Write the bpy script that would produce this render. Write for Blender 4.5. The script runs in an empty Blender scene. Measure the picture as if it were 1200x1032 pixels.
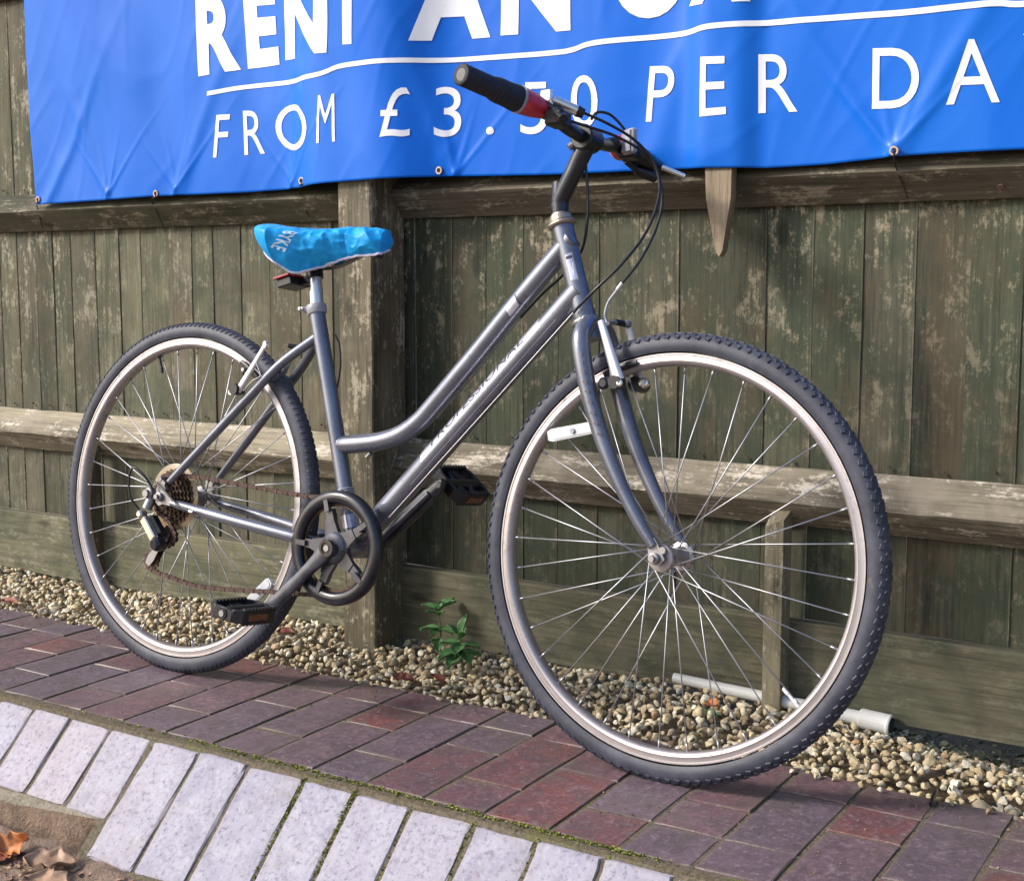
import bpy, bmesh, math, random
import numpy as np
from mathutils import Vector, Matrix, noise
random.seed(7); rng = np.random.default_rng(7)
S = bpy.context.scene
COL = S.collection
rad = math.radians

# ------------------------------------------------------------------ camera
# World: X runs along the fence, Y points into it (boards at y = 0), Z is up, paving at z = 0.
CAMF = 1573.8 / 1200.0
YAW, PIT = 0.5749, 0.1146
CPOS = Vector((0.0, -2.3136, 0.7638))
fwd = Vector((-math.sin(YAW)*math.cos(PIT), math.cos(YAW)*math.cos(PIT), -math.sin(PIT)))
rgt = Vector((math.cos(YAW), math.sin(YAW), 0.0))
upv = rgt.cross(fwd)
cam = bpy.data.cameras.new('camera'); co = bpy.data.objects.new('camera', cam); COL.objects.link(co)
co.matrix_world = Matrix.Translation(CPOS) @ Matrix((rgt, upv, -fwd)).transposed().to_4x4()
cam.sensor_width = 36; cam.sensor_fit = 'HORIZONTAL'; cam.lens = 36*CAMF; cam.clip_end = 500; cam.clip_start = 0.05
S.camera = co

# ------------------------------------------------------------------ light
SUN = Vector((-0.66, -0.56, 0.58)).normalized()      # direction towards the sun
w = bpy.data.worlds.new("World"); S.world = w; w.use_nodes = True
nt = w.node_tree; nt.nodes.clear()
sky = nt.nodes.new('ShaderNodeTexSky'); sky.sky_type = 'NISHITA'; sky.sun_disc = False
sky.sun_elevation = math.asin(SUN.z); sky.sun_rotation = math.atan2(SUN.x, SUN.y)
sky.dust_density = 2.5; sky.air_density = 1.0; sky.ozone_density = 1.0
bgn = nt.nodes.new('ShaderNodeBackground'); bgn.inputs[1].default_value = 0.082
wo = nt.nodes.new('ShaderNodeOutputWorld')
nt.links.new(sky.outputs[0], bgn.inputs[0]); nt.links.new(bgn.outputs[0], wo.inputs[0])
sl = bpy.data.lights.new('sun', 'SUN'); sl.energy = 1.5; sl.angle = rad(11); sl.color = (1.0, 0.94, 0.85)
so = bpy.data.objects.new('sun', sl); COL.objects.link(so)
so.rotation_euler = (-SUN).to_track_quat('-Z', 'Y').to_euler()
S.view_settings.view_transform = 'Standard'; S.view_settings.look = 'None'
S.view_settings.exposure = 1.36; S.view_settings.gamma = 1.0; S.view_settings.use_curve_mapping = False

# ------------------------------------------------------------------ survey helper: a photo point on a known real plane
def ray(px, py):
    return fwd + rgt*((px-600)/1573.8) - upv*((py-516)/1573.8)
def on_plane(px, py, p0, n):
    d = ray(px, py); return CPOS + d*((Vector(p0)-CPOS).dot(n)/d.dot(n))
def FN(px, py, y=0.0): return on_plane(px, py, (0, y, 0), Vector((0, 1, 0)))
def GN(px, py, z=0.0): return on_plane(px, py, (0, 0, z), Vector((0, 0, 1)))
# bicycle frame of reference: origin = rear tyre contact, x forward, y to its left (fence), z up; leans on the fence
BYAW, LEAN = -0.013, 0.1333
BX = Vector((math.cos(BYAW), math.sin(BYAW), 0)); _s = Vector((-math.sin(BYAW), math.cos(BYAW), 0)); _u = Vector((0, 0, 1))
BY = _s*math.cos(LEAN) - _u*math.sin(LEAN); BZ = _u*math.cos(LEAN) + _s*math.sin(LEAN)
BO = Vector((-1.9917, -0.4859, 0.0))
BIKE_M = Matrix.Translation(BO) @ Matrix((BX, BY, BZ)).transposed().to_4x4()
def K(px, py, l=0.0):
    q = on_plane(px, py, BO+BY*l, BY) - BO
    return Vector((q.dot(BX), l, q.dot(BZ)))

# ------------------------------------------------------------------ node helpers
class N:
    def __init__(s, name):
        s.m = bpy.data.materials.new(name); s.m.use_nodes = True; s.t = s.m.node_tree; s.t.nodes.clear()
        s.out = s.t.nodes.new('ShaderNodeOutputMaterial'); s.b = s.t.nodes.new('ShaderNodeBsdfPrincipled')
        s.t.links.new(s.b.outputs[0], s.out.inputs[0])
    def n(s, typ, ins=None, **kw):
        x = s.t.nodes.new(typ)
        for k, v in kw.items(): setattr(x, k, v)
        if ins:
            for k, v in ins.items(): s.put(x.inputs[k], v)
        return x
    def put(s, sock, v):
        if hasattr(v, 'is_output') or isinstance(v, bpy.types.NodeSocket): s.t.links.new(v, sock)
        else:
            if isinstance(v, tuple) and len(v) == 3 and sock.type == 'RGBA': v = v+(1,)
            sock.default_value = v
    def set(s, **kw):
        for k, v in kw.items(): s.put(s.b.inputs[k.replace('_', ' ')], v)
    def math(s, op, a, b=0.0, c=None, clamp=False):
        x = s.n('ShaderNodeMath', operation=op, use_clamp=clamp); s.put(x.inputs[0], a); s.put(x.inputs[1], b)
        if c is not None: s.put(x.inputs[2], c)
        return x.outputs[0]
    def mix(s, f, a, b, mode='MIX'):
        x = s.n('ShaderNodeMix', data_type='RGBA', blend_type=mode); s.put(x.inputs[0], f); s.put(x.inputs[6], a); s.put(x.inputs[7], b)
        return x.outputs[2]
    def ramp(s, v, pts):
        x = s.n('ShaderNodeValToRGB'); s.put(x.inputs[0], v); e = x.color_ramp.elements
        while len(e) < len(pts): e.new(0.5)
        for i, (p, c) in enumerate(pts):
            e[i].position = p; e[i].color = (c, c, c, 1) if not isinstance(c, tuple) else c+(1,)
        return x.outputs[0]
    def noise(s, vec, scale, detail=4, rough=.55, dist=0):
        x = s.n('ShaderNodeTexNoise', {'Scale': scale, 'Detail': detail, 'Roughness': rough, 'Distortion': dist})
        if vec is not None: s.put(x.inputs['Vector'], vec)
        return x.outputs[0]
    def mapv(s, vec, scale, rnd=None, amp=7.0):
        if rnd is not None:
            c = s.n('ShaderNodeCombineXYZ'); s.put(c.inputs[0], s.math('MULTIPLY', rnd, amp)); s.put(c.inputs[1], s.math('MULTIPLY', rnd, amp*.7)); s.put(c.inputs[2], s.math('MULTIPLY', rnd, amp*1.7))
            a = s.n('ShaderNodeVectorMath', operation='ADD'); s.put(a.inputs[0], vec); s.put(a.inputs[1], c.outputs[0]); vec = a.outputs[0]
        x = s.n('ShaderNodeVectorMath', operation='MULTIPLY'); s.put(x.inputs[0], vec); x.inputs[1].default_value = scale
        return x.outputs[0]
    def pos(s): return s.n('ShaderNodeNewGeometry').outputs['Position']
    def obj(s): return s.n('ShaderNodeTexCoord').outputs['Object']
    def rnd(s): return s.n('ShaderNodeObjectInfo').outputs['Random']
    def bump(s, h, strength=.3, dist=.002):
        x = s.n('ShaderNodeBump', {'Strength': strength, 'Distance': dist, 'Height': h}); s.set(Normal=x.outputs[0]); return x

def plain(name, col, rough=.5, metal=0.0, var=.25, vs=60, bump=.0, coat=0.0, spec=.5, trans=0.0, alpha=1.0):
    m = N(name); p = m.obj(); n = m.noise(p, vs, 5)
    f = m.ramp(n, [(.3, 0.0), (.7, 1.0)])
    c = m.mix(f, tuple(x*(1-var) for x in col), tuple(min(1, x*(1+var)) for x in col))
    r = m.math('MULTIPLY_ADD', n, .25, rough-.12)
    m.set(Base_Color=c, Roughness=r, Metallic=metal, Coat_Weight=coat, Specular_IOR_Level=spec, Transmission_Weight=trans, Alpha=alpha)
    if bump: m.bump(n, bump, .001)
    return m.m

def wood(name, dark, mid, pale, scr=.5, along='z', green=0.0, rough=.75, wear_z=None):
    m = N(name); p = m.pos(); r = m.rnd()
    g = (150, 150, 7.0) if along == 'z' else (7.0, 150, 150)
    b = (11, 11, 1.4) if along == 'z' else (1.4, 14, 14)
    grain = m.noise(m.mapv(p, g, r), 1.0, 7, .7, .15)
    broad = m.noise(m.mapv(p, b, r, 3), 1.0, 4, .6, .6)
    blot = m.noise(m.mapv(p, (1, 1, 1), r, 1.5), 9.0, 5, .6, .8)
    c = m.mix(m.ramp(broad, [(.32, 0.0), (.68, 1.0)]), dark, mid)
    c = m.mix(m.math('MULTIPLY', m.ramp(grain, [(.42, 0.0), (.70, 1.0)]), .45), c, tuple(x*1.6 for x in mid))
    c = m.mix(m.math('MULTIPLY', m.ramp(grain, [(.30, 1.0), (.46, 0.0)]), .5), c, tuple(x*.5 for x in dark))
    # per-piece tint
    t = m.math('MULTIPLY_ADD', r, .7, .68)
    tc = m.n('ShaderNodeCombineColor'); 
    m.put(tc.inputs[0], t); m.put(tc.inputs[1], m.math('MULTIPLY_ADD', m.math('FRACT', m.math('MULTIPLY', r, 7.3)), .12, m.math('MULTIPLY', t, .95))); m.put(tc.inputs[2], m.math('MULTIPLY', t, .93))
    c = m.mix(1.0, c, tc.outputs[0], 'MULTIPLY')
    if green:
        gm = m.math('MULTIPLY', m.ramp(blot, [(.42, 0.0), (.62, 1.0)]), green)
        c = m.mix(gm, c, (.034, .050, .030))
    c = m.mix(m.math('MULTIPLY', m.ramp(m.noise(m.mapv(p, (1, 1, .6), r, 2), 7.0, 6, .7, .4), [(.50, 0.0), (.64, 1.0)]), .5), c, (.105, .075, .045) if along == 'z' else mid)
    # pale scuffs where the stain has flaked, drawn out along the grain
    s1 = m.noise(m.mapv(p, (120, 120, 85) if along == 'z' else (70, 120, 120), r, 2), 1.0, 8, .78, .1)
    s2 = m.noise(m.mapv(p, (24, 24, 15) if along == 'z' else (9, 22, 22), r, 4), 1.0, 5, .7, .2)
    s3 = m.math('MULTIPLY_ADD', s2, .55, m.math('MULTIPLY_ADD', s1, .42, m.math('MULTIPLY', grain, .20)))
    sm = m.ramp(s3, [(.612, 0.0), (.68, 1.0)])
    if wear_z:
        sep = m.n('ShaderNodeSeparateXYZ'); m.put(sep.inputs[0], p)
        band = m.n('ShaderNodeMapRange', {'Value': sep.outputs[2], 1: wear_z[0], 2: wear_z[1], 3: .25, 4: 1.0}).outputs[0]
        sm = m.math('MULTIPLY', sm, band)
    sm = m.math('MULTIPLY', m.math('MULTIPLY', sm, scr), m.math('MULTIPLY_ADD', m.math('FRACT', m.math('MULTIPLY', r, 13.7)), .9, .35), clamp=True)
    c = m.mix(sm, c, pale)
    # knots
    v = m.n('ShaderNodeTexVoronoi', {'Scale': 1.0}, feature='F1'); m.put(v.inputs['Vector'], m.mapv(p, (9, 9, 3.4) if along == 'z' else (3.4, 9, 9), r, 5))
    kn = m.ramp(v.outputs['Distance'], [(.06, 1.0), (.12, 0.0)])
    c = m.mix(m.math('MULTIPLY', kn, .65), c, tuple(x*.35 for x in dark))
    m.set(Base_Color=c, Roughness=rough, Specular_IOR_Level=.3)
    h = m.math('SUBTRACT', m.math('MULTIPLY_ADD', grain, .8, m.math('MULTIPLY', s1, .3)), m.math('MULTIPLY', kn, .4))
    m.bump(h, .55, .0025)
    return m.m

# ------------------------------------------------------------------ mesh helpers
class MB:
    def __init__(s): s.v = []; s.f = []; s.mi = []; s.sm = []
    def add(s, v, f, mi=0, smooth=True):
        o = len(s.v); s.v.extend([tuple(x) for x in v])
        for q in f: s.f.append([i+o for i in q]); s.mi.append(mi); s.sm.append(smooth)
        return s
    def box(s, c, h, M=None, mi=0, bev=0.0):
        cx, cy, cz = c; hx, hy, hz = h
        if bev <= 0:
            v = [Vector((cx+sx*hx, cy+sy*hy, cz+sz*hz)) for sx in (-1, 1) for sy in (-1, 1) for sz in (-1, 1)]
            f = [(0, 1, 3, 2), (4, 6, 7, 5), (0, 4, 5, 1), (2, 3, 7, 6), (0, 2, 6, 4), (1, 5, 7, 3)]
        else:
            b = min(bev, hx*.9, hy*.9, hz*.9); v = []; f = []
            idx = {}
            for sx in (-1, 1):
                for sy in (-1, 1):
                    for sz in (-1, 1):
                        for a in range(3):
                            p = [cx+sx*hx, cy+sy*hy, cz+sz*hz]
                            for k, (q, sg) in enumerate(((hx, sx), (hy, sy), (hz, sz))):
                                if k != a: p[k] -= sg*b
                            idx[(sx, sy, sz, a)] = len(v); v.append(Vector(p))
            def q4(l, n):
                c0 = sum((v[i] for i in l), Vector())/len(l)
                nn = (v[l[1]]-v[l[0]]).cross(v[l[2]]-v[l[1]])
                return tuple(l) if nn.dot(n) > 0 else tuple(reversed(l))
            cc = Vector(c)
            for a in range(3):
                for sg in (-1, 1):
                    o = [k for k in range(3) if k != a]; l = []
                    for (p, r) in ((-1, -1), (1, -1), (1, 1), (-1, 1)):
                        t = [0, 0, 0]; t[a] = sg; t[o[0]] = p; t[o[1]] = r; l.append(idx[(t[0], t[1], t[2], a)])
                    n = Vector((0, 0, 0)); n[a] = sg; f.append(q4(l, n))
            for a in range(3):
                o = [k for k in range(3) if k != a]
                for p in (-1, 1):
                    for r in (-1, 1):
                        l = []
                        for (e, which) in ((-1, 0), (1, 0), (1, 1), (-1, 1)):
                            t = [0, 0, 0]; t[a] = e; t[o[0]] = p; t[o[1]] = r; l.append(idx[(t[0], t[1], t[2], o[which])])
                        n = Vector((0, 0, 0)); n[o[0]] = p; n[o[1]] = r; f.append(q4(l, n))
            for sx in (-1, 1):
                for sy in (-1, 1):
                    for sz in (-1, 1):
                        f.append(q4([idx[(sx, sy, sz, a)] for a in range(3)], Vector((sx, sy, sz))))
        if M is not None: v = [M @ x for x in v]
        return s.add(v, f, mi, False)
    def tube(s, pts, r, n=12, cap=True, mi=0, flat=1.0, up=None):
        pts = [Vector(p) for p in pts]; m = len(pts)
        if not isinstance(r, (list, tuple)): r = [r]*m
        T = [(pts[min(i+1, m-1)]-pts[max(i-1, 0)]).normalized() for i in range(m)]
        u = Vector(up) if up is not None else (Vector((0, 0, 1)) if abs(T[0].z) < .9 else Vector((1, 0, 0)))
        u = (u-T[0]*u.dot(T[0])).normalized(); V = []; F = []
        for i in range(m):
            u = (u-T[i]*u.dot(T[i])).normalized(); b = T[i].cross(u)
            for k in range(n):
                a = 2*math.pi*k/n; V.append(pts[i]+(u*math.cos(a)+b*(math.sin(a)*flat))*r[i])
        for i in range(m-1):
            for k in range(n):
                a = i*n+k; c = i*n+(k+1) % n; F.append((a, c, c+n, a+n))
        if cap: F.append(tuple(reversed(range(n)))); F.append(tuple(range((m-1)*n, m*n)))
        return s.add(V, F, mi)
    def lathe(s, o, d, prof, n=24, mi=0, smooth=False, close=True):
        o = Vector(o); d = Vector(d).normalized(); u = d.orthogonal().normalized(); b = d.cross(u); V = []; F = []
        for (t, r) in prof:
            for k in range(n):
                a = 2*math.pi*k/n; V.append(o+d*t+(u*math.cos(a)+b*math.sin(a))*r)
        m = len(prof)
        for i in range(m-1):
            for k in range(n):
                a = i*n+k; c = i*n+(k+1) % n; F.append((a, c, c+n, a+n))
        if close: F.append(tuple(reversed(range(n)))); F.append(tuple(range((m-1)*n, m*n)))
        return s.add(V, F, mi, smooth)
    def prism(s, poly, o, ux, uy, th, mi=0):
        """polygon (x,y) in the plane (ux,uy) at o, extruded th each way along the normal"""
        o = Vector(o); ux = Vector(ux).normalized(); uy = Vector(uy).normalized(); nz = ux.cross(uy); n = len(poly)
        V = [o+ux*x+uy*y-nz*th for x, y in poly]+[o+ux*x+uy*y+nz*th for x, y in poly]
        F = [tuple(reversed(range(n))), tuple(range(n, 2*n))]+[(i, (i+1) % n, (i+1) % n+n, i+n) for i in range(n)]
        return s.add(V, F, mi, False)
    def mesh(s, name, mats):
        me = bpy.data.meshes.new(name); me.from_pydata(s.v, [], s.f)
        for m in (mats if isinstance(mats, (list, tuple)) else [mats]): me.materials.append(m)
        me.polygons.foreach_set('material_index', s.mi); me.polygons.foreach_set('use_smooth', s.sm); me.update()
        return me
    def build(s, name, mats, parent=None, sharp=40):
        me = s.mesh(name, mats)
        if any(s.sm):
            me.set_sharp_from_angle(angle=rad(sharp))
        return link(name, me, parent)
def link(name, data, parent=None):
    o = bpy.data.objects.new(name, data); COL.objects.link(o)
    if parent is not None: o.parent = parent
    return o
def empty(name, M=None, label=None, cat=None, group=None):
    o = bpy.data.objects.new(name, None); o.empty_display_size = .05; COL.objects.link(o)
    if M is not None: o.matrix_world = M
    return tag(o, label, cat, group)
def tag(o, label=None, cat=None, group=None, kind=None):
    if label: o['label'] = label
    if cat: o['category'] = cat
    if group: o['group'] = group
    if kind: o['kind'] = kind
    return o
def crom(P, k=8):
    P = [Vector(p) for p in P]; Q = [P[0]*2-P[1]]+P+[P[-1]*2-P[-2]]; out = []
    for i in range(1, len(Q)-2):
        for j in range(k):
            t = j/k; a, b, c, d = Q[i-1], Q[i], Q[i+1], Q[i+2]
            out.append(.5*((2*b)+(c-a)*t+(2*a-5*b+4*c-d)*t*t+(3*b-a-3*c+d)*t**3))
    out.append(P[-1]); return out
def fbm(x, y, z, o=4): return noise.fractal(Vector((x, y, z)), 1.0, 2.0, o)

# ------------------------------------------------------------------ materials
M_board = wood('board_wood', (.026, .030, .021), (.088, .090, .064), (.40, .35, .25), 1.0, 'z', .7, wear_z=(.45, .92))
M_boardleft = wood('board_wood_left', (.050, .050, .036), (.125, .118, .085), (.38, .35, .26), .6, 'z', .55, wear_z=(.35, .85))  # paler, less green tone for the boards left of the middle post
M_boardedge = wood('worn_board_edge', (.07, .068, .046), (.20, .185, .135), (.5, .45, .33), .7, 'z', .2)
M_post = wood('post_wood', (.060, .055, .038), (.19, .17, .12), (.52, .47, .36), .8, 'z', .3)
M_rail = wood('rail_wood', (.11, .092, .072), (.32, .275, .22), (.62, .56, .48), .85, 'x', .1)
M_toprail = wood('top_rail_wood', (.038, .035, .026), (.115, .10, .075), (.38, .33, .25), .6, 'x', .2)
M_gravelboard = wood('gravel_board_wood', (.055, .052, .037), (.125, .115, .08), (.30, .28, .21), .45, 'x', .5)
M_stake = wood('stake_wood', (.20, .16, .11), (.40, .33, .24), (.5, .45, .36), .4, 'z', 0)

def brick_mat(name, pale=False):
    m = N(name); p = m.pos(); r = m.rnd()
    n1 = m.noise(m.mapv(p, (1, 1, 1), r, 4), 22, 6, .65, .6); n2 = m.noise(m.mapv(p, (1, 1, 1), r, 4), 120, 5, .7)
    n3 = m.noise(m.mapv(p, (55, 55, 55) if not pale else (40, 40, 40), r, 4), 1, 6, .72, .3)
    if not pale:
        base = m.ramp(r, [(0.0, (.120, .085, .118)), (.28, (.135, .088, .118)), (.48, (.155, .078, .096)), (.70, (.165, .055, .064)), (1.0, (.19, .045, .042))])
        alt = m.mix(.7, base, (.070, .045, .062))
        c = m.mix(m.ramp(n1, [(.38, 0.0), (.62, 1.0)]), base, alt)
        c = m.mix(m.math('MULTIPLY', m.ramp(n3, [(.52, 0.0), (.72, 1.0)]), .40), c, (.34, .27, .31))
        c = m.mix(m.math('MULTIPLY', m.ramp(n2, [(.56, 0.0), (.68, 1.0)]), .45), c, (.40, .33, .35))
        c = m.mix(m.math('MULTIPLY', m.ramp(n2, [(.32, 1.0), (.46, 0.0)]), .65), c, (.045, .03, .04)); m.set(Sheen_Weight=.06, Sheen_Roughness=.5)
        c = m.mix(m.math('MULTIPLY', m.ramp(m.noise(p, 7, 6, .7, .8), [(.50, 0.0), (.66, 1.0)]), .55), c, (.085, .07, .06))
        m.set(Roughness=m.math('MULTIPLY_ADD', n1, .40, .20), Specular_IOR_Level=.5)
    else:
        base = m.ramp(r, [(0.0, (.27, .26, .34)), (.5, (.31, .30, .38)), (1.0, (.36, .32, .37))])
        c = m.mix(m.math('MULTIPLY', m.ramp(n1, [(.4, 0.0), (.65, 1.0)]), .6), base, (.42, .41, .48))
        c = m.mix(m.math('MULTIPLY', m.ramp(n3, [(.55, 0.0), (.72, 1.0)]), .55), c, (.17, .165, .23))
        c = m.mix(m.math('MULTIPLY', m.ramp(n2, [(.34, 1.0), (.47, 0.0)]), .8), c, (.14, .13, .18)); c = m.mix(m.math('MULTIPLY', m.ramp(n2, [(.58, 0.0), (.70, 1.0)]), .5), c, (.55, .53, .60))
        c = m.mix(m.math('MULTIPLY', m.ramp(m.noise(p, 13, 6, .7, .6), [(.52, 0.0), (.70, 1.0)]), .4), c, (.24, .20, .19)); m.set(Roughness=.62, Specular_IOR_Level=.4)
    rim = m.n('ShaderNodeAttribute', attribute_name='rim').outputs['Fac']
    rf = m.math('MULTIPLY', m.math('POWER', rim, 2.2), m.ramp(n1, [(.38, 0.0), (.60, 1.0)]))
    c = m.mix(m.math('MULTIPLY', rf, .55 if not pale else .38), c, (.17, .135, .105) if not pale else (.22, .19, .17))
    m.set(Base_Color=c)
    m.bump(m.math('MULTIPLY_ADD', n2, .6, m.math('SUBTRACT', n1, m.math('MULTIPLY', rf, .35))), .75, .0026)
    return m.m
M_brick = brick_mat('paver_clay'); M_pale = brick_mat('pale_clay', True)

def mortar_mat():
    m = N('mortar'); p = m.pos(); a = m.noise(p, 9, 5, .6, .5); b = m.noise(p, 160, 5, .7)
    c = m.mix(m.ramp(b, [(.3, 0.0), (.7, 1.0)]), (.07, .06, .045), (.22, .185, .135))
    c = m.mix(m.ramp(a, [(.55, 0.0), (.68, .8)]), c, (.15, .16, .04))
    m.set(Base_Color=c, Roughness=.95, Specular_IOR_Level=.1); m.bump(b, .8, .004); return m.m
M_mortar = mortar_mat()
def soil_mat(name, a, b):
    m = N(name); p = m.pos(); n = m.noise(p, 14, 7, .7, .5); k = m.noise(p, 140, 4, .7)
    c = m.mix(m.ramp(n, [(.35, 0.0), (.65, 1.0)]), a, b); c = m.mix(m.math('MULTIPLY', m.ramp(k, [(.6, 0.0), (.7, 1.0)]), .5), c, tuple(x*1.8 for x in b))
    m.set(Base_Color=c, Roughness=.95, Specular_IOR_Level=.15); m.bump(m.math('ADD', n, k), .9, .006); return m.m
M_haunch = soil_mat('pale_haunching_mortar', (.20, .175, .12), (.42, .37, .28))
M_soil = soil_mat('soil', (.07, .052, .035), (.18, .14, .095))
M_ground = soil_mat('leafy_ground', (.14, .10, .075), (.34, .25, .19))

def stone_mat():
    m = N('gravel_stone'); a = m.n('ShaderNodeAttribute', attribute_name='tint').outputs['Fac']; p = m.pos()
    n = m.noise(p, 110, 5, .6, .4); k = m.noise(p, 420, 3, .6)
    c = m.ramp(a, [(0.0, (.26, .19, .11)), (.2, (.52, .41, .24)), (.5, (.64, .54, .35)), (.75, (.70, .62, .45)), (.92, (.80, .76, .64)), (1.0, (.50, .30, .15))])
    c = m.mix(m.math('MULTIPLY', m.ramp(n, [(.40, 0.0), (.68, 1.0)]), .55), c, (.24, .185, .11))
    c = m.mix(m.math('MULTIPLY', m.ramp(k, [(.62, 0.0), (.72, 1.0)]), .3), c, (.7, .66, .56))
    m.set(Base_Color=c, Roughness=.62, Specular_IOR_Level=.4); m.bump(m.math('ADD', n, m.math('MULTIPLY', k, .4)), .35, .0015); return m.m
M_stone = stone_mat()

def banner_mat():
    m = N('banner_vinyl'); p = m.pos(); n = m.noise(p, 3.2, 4, .55, 1.2)
    wv = m.noise(m.mapv(p, (500, 500, 500)), 1, 2, .5)
    fade = m.noise(m.mapv(p, (2.5, 2.5, .9)), 1.0, 3, .5, 1.0)
    c = m.mix(m.ramp(fade, [(.38, 0.0), (.68, 1.0)]), (.000, .120, .62), (.008, .145, .64))
    m.set(Base_Color=c, Roughness=m.math('MULTIPLY_ADD', n, .15, .28), Specular_IOR_Level=.22, Sheen_Weight=.0)
    m.bump(m.math('MULTIPLY_ADD', wv, .08, n), .25, .004); return m.m
M_banner = banner_mat()
M_letter = plain('banner_white_print', (.78, .80, .86), .45, var=.04, vs=8)

def paint_mat(name, col, rust=.5):
    m = N(name); o = m.obj(); n = m.noise(o, 14, 5, .6); f = m.noise(o, 900, 2, .5); sc = m.noise(m.mapv(o, (70, 70, 70)), 1, 6, .75, .5)
    c = m.mix(m.ramp(n, [(.35, 0.0), (.65, 1.0)]), tuple(x*.85 for x in col), tuple(x*1.12 for x in col))
    c = m.mix(m.math('MULTIPLY', m.ramp(f, [(.5, 0.0), (.8, 1.0)]), .25), c, (.5, .52, .6))
    chip = m.ramp(sc, [(.60, 0.0), (.66, rust)])
    c = m.mix(chip, c, (.11, .065, .04))
    m.set(Base_Color=c, Metallic=m.math('MULTIPLY_ADD', chip, -.6, .62), Roughness=m.math('MULTIPLY_ADD', n, .25, .17), Coat_Weight=.5, Coat_Roughness=.15)
    m.bump(sc, .12, .001); return m.m
M_paint = paint_mat('gunmetal_blue_paint', (.175, .19, .245), .8)
M_decal = paint_mat('lilac_silver_decal', (.62, .62, .76), .35)
M_ink = plain('dark_decal_ink', (.06, .06, .09), .4, .2)
M_black = plain('black_plastic', (.011, .012, .017), .36, var=.3)
M_blackmetal = plain('black_enamel', (.017, .019, .028), .32, .3, coat=.4)
M_grip = plain('worn_rubber_grip', (.016, .017, .026), .65, var=.45, vs=300, bump=.6)
def tyre_mat():
    m = N('tyre_rubber'); o = m.obj(); n = m.noise(o, 20, 5, .65, .6); k = m.noise(o, 260, 4, .65)
    c = m.mix(m.ramp(n, [(.35, 0.0), (.7, 1.0)]), (.030, .034, .052), (.068, .073, .102))
    c = m.mix(m.math('MULTIPLY', m.ramp(m.noise(o, 9, 5, .7, 1), [(.62, 0.0), (.70, 1.0)]), .35), c, (.22, .18, .12))
    m.set(Base_Color=c, Roughness=m.math('MULTIPLY_ADD', k, .3, .42), Specular_IOR_Level=.45); m.bump(k, .3, .0008); return m.m
M_tyre = tyre_mat()
def alu_mat(name, col, rough=.32, dirt=.5, metal=.9):
    m = N(name); o = m.obj(); n = m.noise(o, 60, 6, .7, .5); k = m.noise(o, 11, 4, .6)
    c = m.mix(m.ramp(k, [(.35, 0.0), (.7, 1.0)]), tuple(x*.86 for x in col), col)
    d = m.math('MULTIPLY', m.ramp(n, [(.55, 0.0), (.72, 1.0)]), dirt)
    c = m.mix(d, c, (.20, .14, .10))
    m.set(Base_Color=c, Metallic=m.math('MULTIPLY_ADD', d, -.8, metal), Roughness=m.math('MULTIPLY_ADD', n, .25, rough)); m.bump(n, .1, .0006); return m.m
M_alu = alu_mat('rim_alloy', (.50, .465, .48), .34, .55, .85)
M_arm = alu_mat('brake_alloy', (.66, .65, .67), .32, .3, .85)
M_crank = plain('worn_crank_enamel', (.075, .078, .10), .36, .4, var=.4, vs=40, coat=.3)
M_nut = alu_mat('stained_headset', (.50, .43, .36), .32, .7)
M_steel = alu_mat('spoke_steel', (.47, .48, .53), .32, .3)
M_chrome = alu_mat('chrome', (.85, .84, .84), .12, .25)
M_bolt = alu_mat('dull_bolt_metal', (.34, .335, .35), .38, .6)
M_rust = plain('rusty_steel', (.10, .062, .052), .8, .35, var=.5, vs=120, bump=.5)
M_dirty = plain('greasy_sprocket', (.085, .052, .032), .6, .5, var=.6, vs=90, bump=.4)
M_protect = plain('yellowed_plastic', (.36, .25, .14), .35, var=.25, vs=25, trans=.25)
M_reflect = plain('clear_reflector', (.75, .78, .84), .22, var=.1, coat=.6, trans=.3)
M_orange = plain('orange_reflector', (.17, .045, .02), .25, coat=.6)
M_red = plain('red_reflector', (.38, .02, .03), .25, coat=.5)
M_redplastic = plain('red_plastic', (.55, .03, .05), .35, coat=.2)
M_grey = plain('grey_plastic', (.33, .33, .38), .4)
M_seatblk = plain('black_vinyl', (.02, .02, .024), .5)
def cover_mat():
    m = N('thin_blue_plastic'); o = m.obj(); n = m.noise(o, 38, 5, .6, 1.2)
    c = m.mix(m.ramp(n, [(.3, 0.0), (.7, 1.0)]), (.002, .29, .72), (.010, .38, .84))
    m.set(Base_Color=c, Roughness=.46, Specular_IOR_Level=.35); m.bump(n, .3, .002); return m.m
M_cover = cover_mat()
M_hem = plain('pale_hem', (.52, .52, .66), .5, var=.2)
M_coverletter = plain('white_cover_print', (.62, .78, .92), .5, var=.05)
M_cable = plain('black_cable_housing', (.015, .015, .018), .35)
M_pipe = plain('white_upvc', (.60, .60, .58), .35, var=.08, vs=15)
M_cord = plain('dark_cord', (.02, .018, .016), .8)
M_eyelet = alu_mat('brass_eyelet', (.55, .42, .35), .4, .6)
def leaf_mat(name, a, b, rough=.5):
    m = N(name); o = m.obj(); n = m.noise(o, 55, 5, .65, .5); r = m.rnd()
    c = m.mix(m.ramp(n, [(.35, 0.0), (.68, 1.0)]), a, b); m.set(Base_Color=c, Roughness=rough, Specular_IOR_Level=.35, Subsurface_Weight=0.0); m.bump(n, .4, .0015); return m.m
M_weed = leaf_mat('weed_leaf_green', (.055, .15, .045), (.12, .25, .09))
M_stem = leaf_mat('weed_stem', (.10, .16, .05), (.14, .18, .07))
M_leafbrown = leaf_mat('dry_leaf_tan', (.28, .16, .10), (.46, .31, .21))
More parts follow.
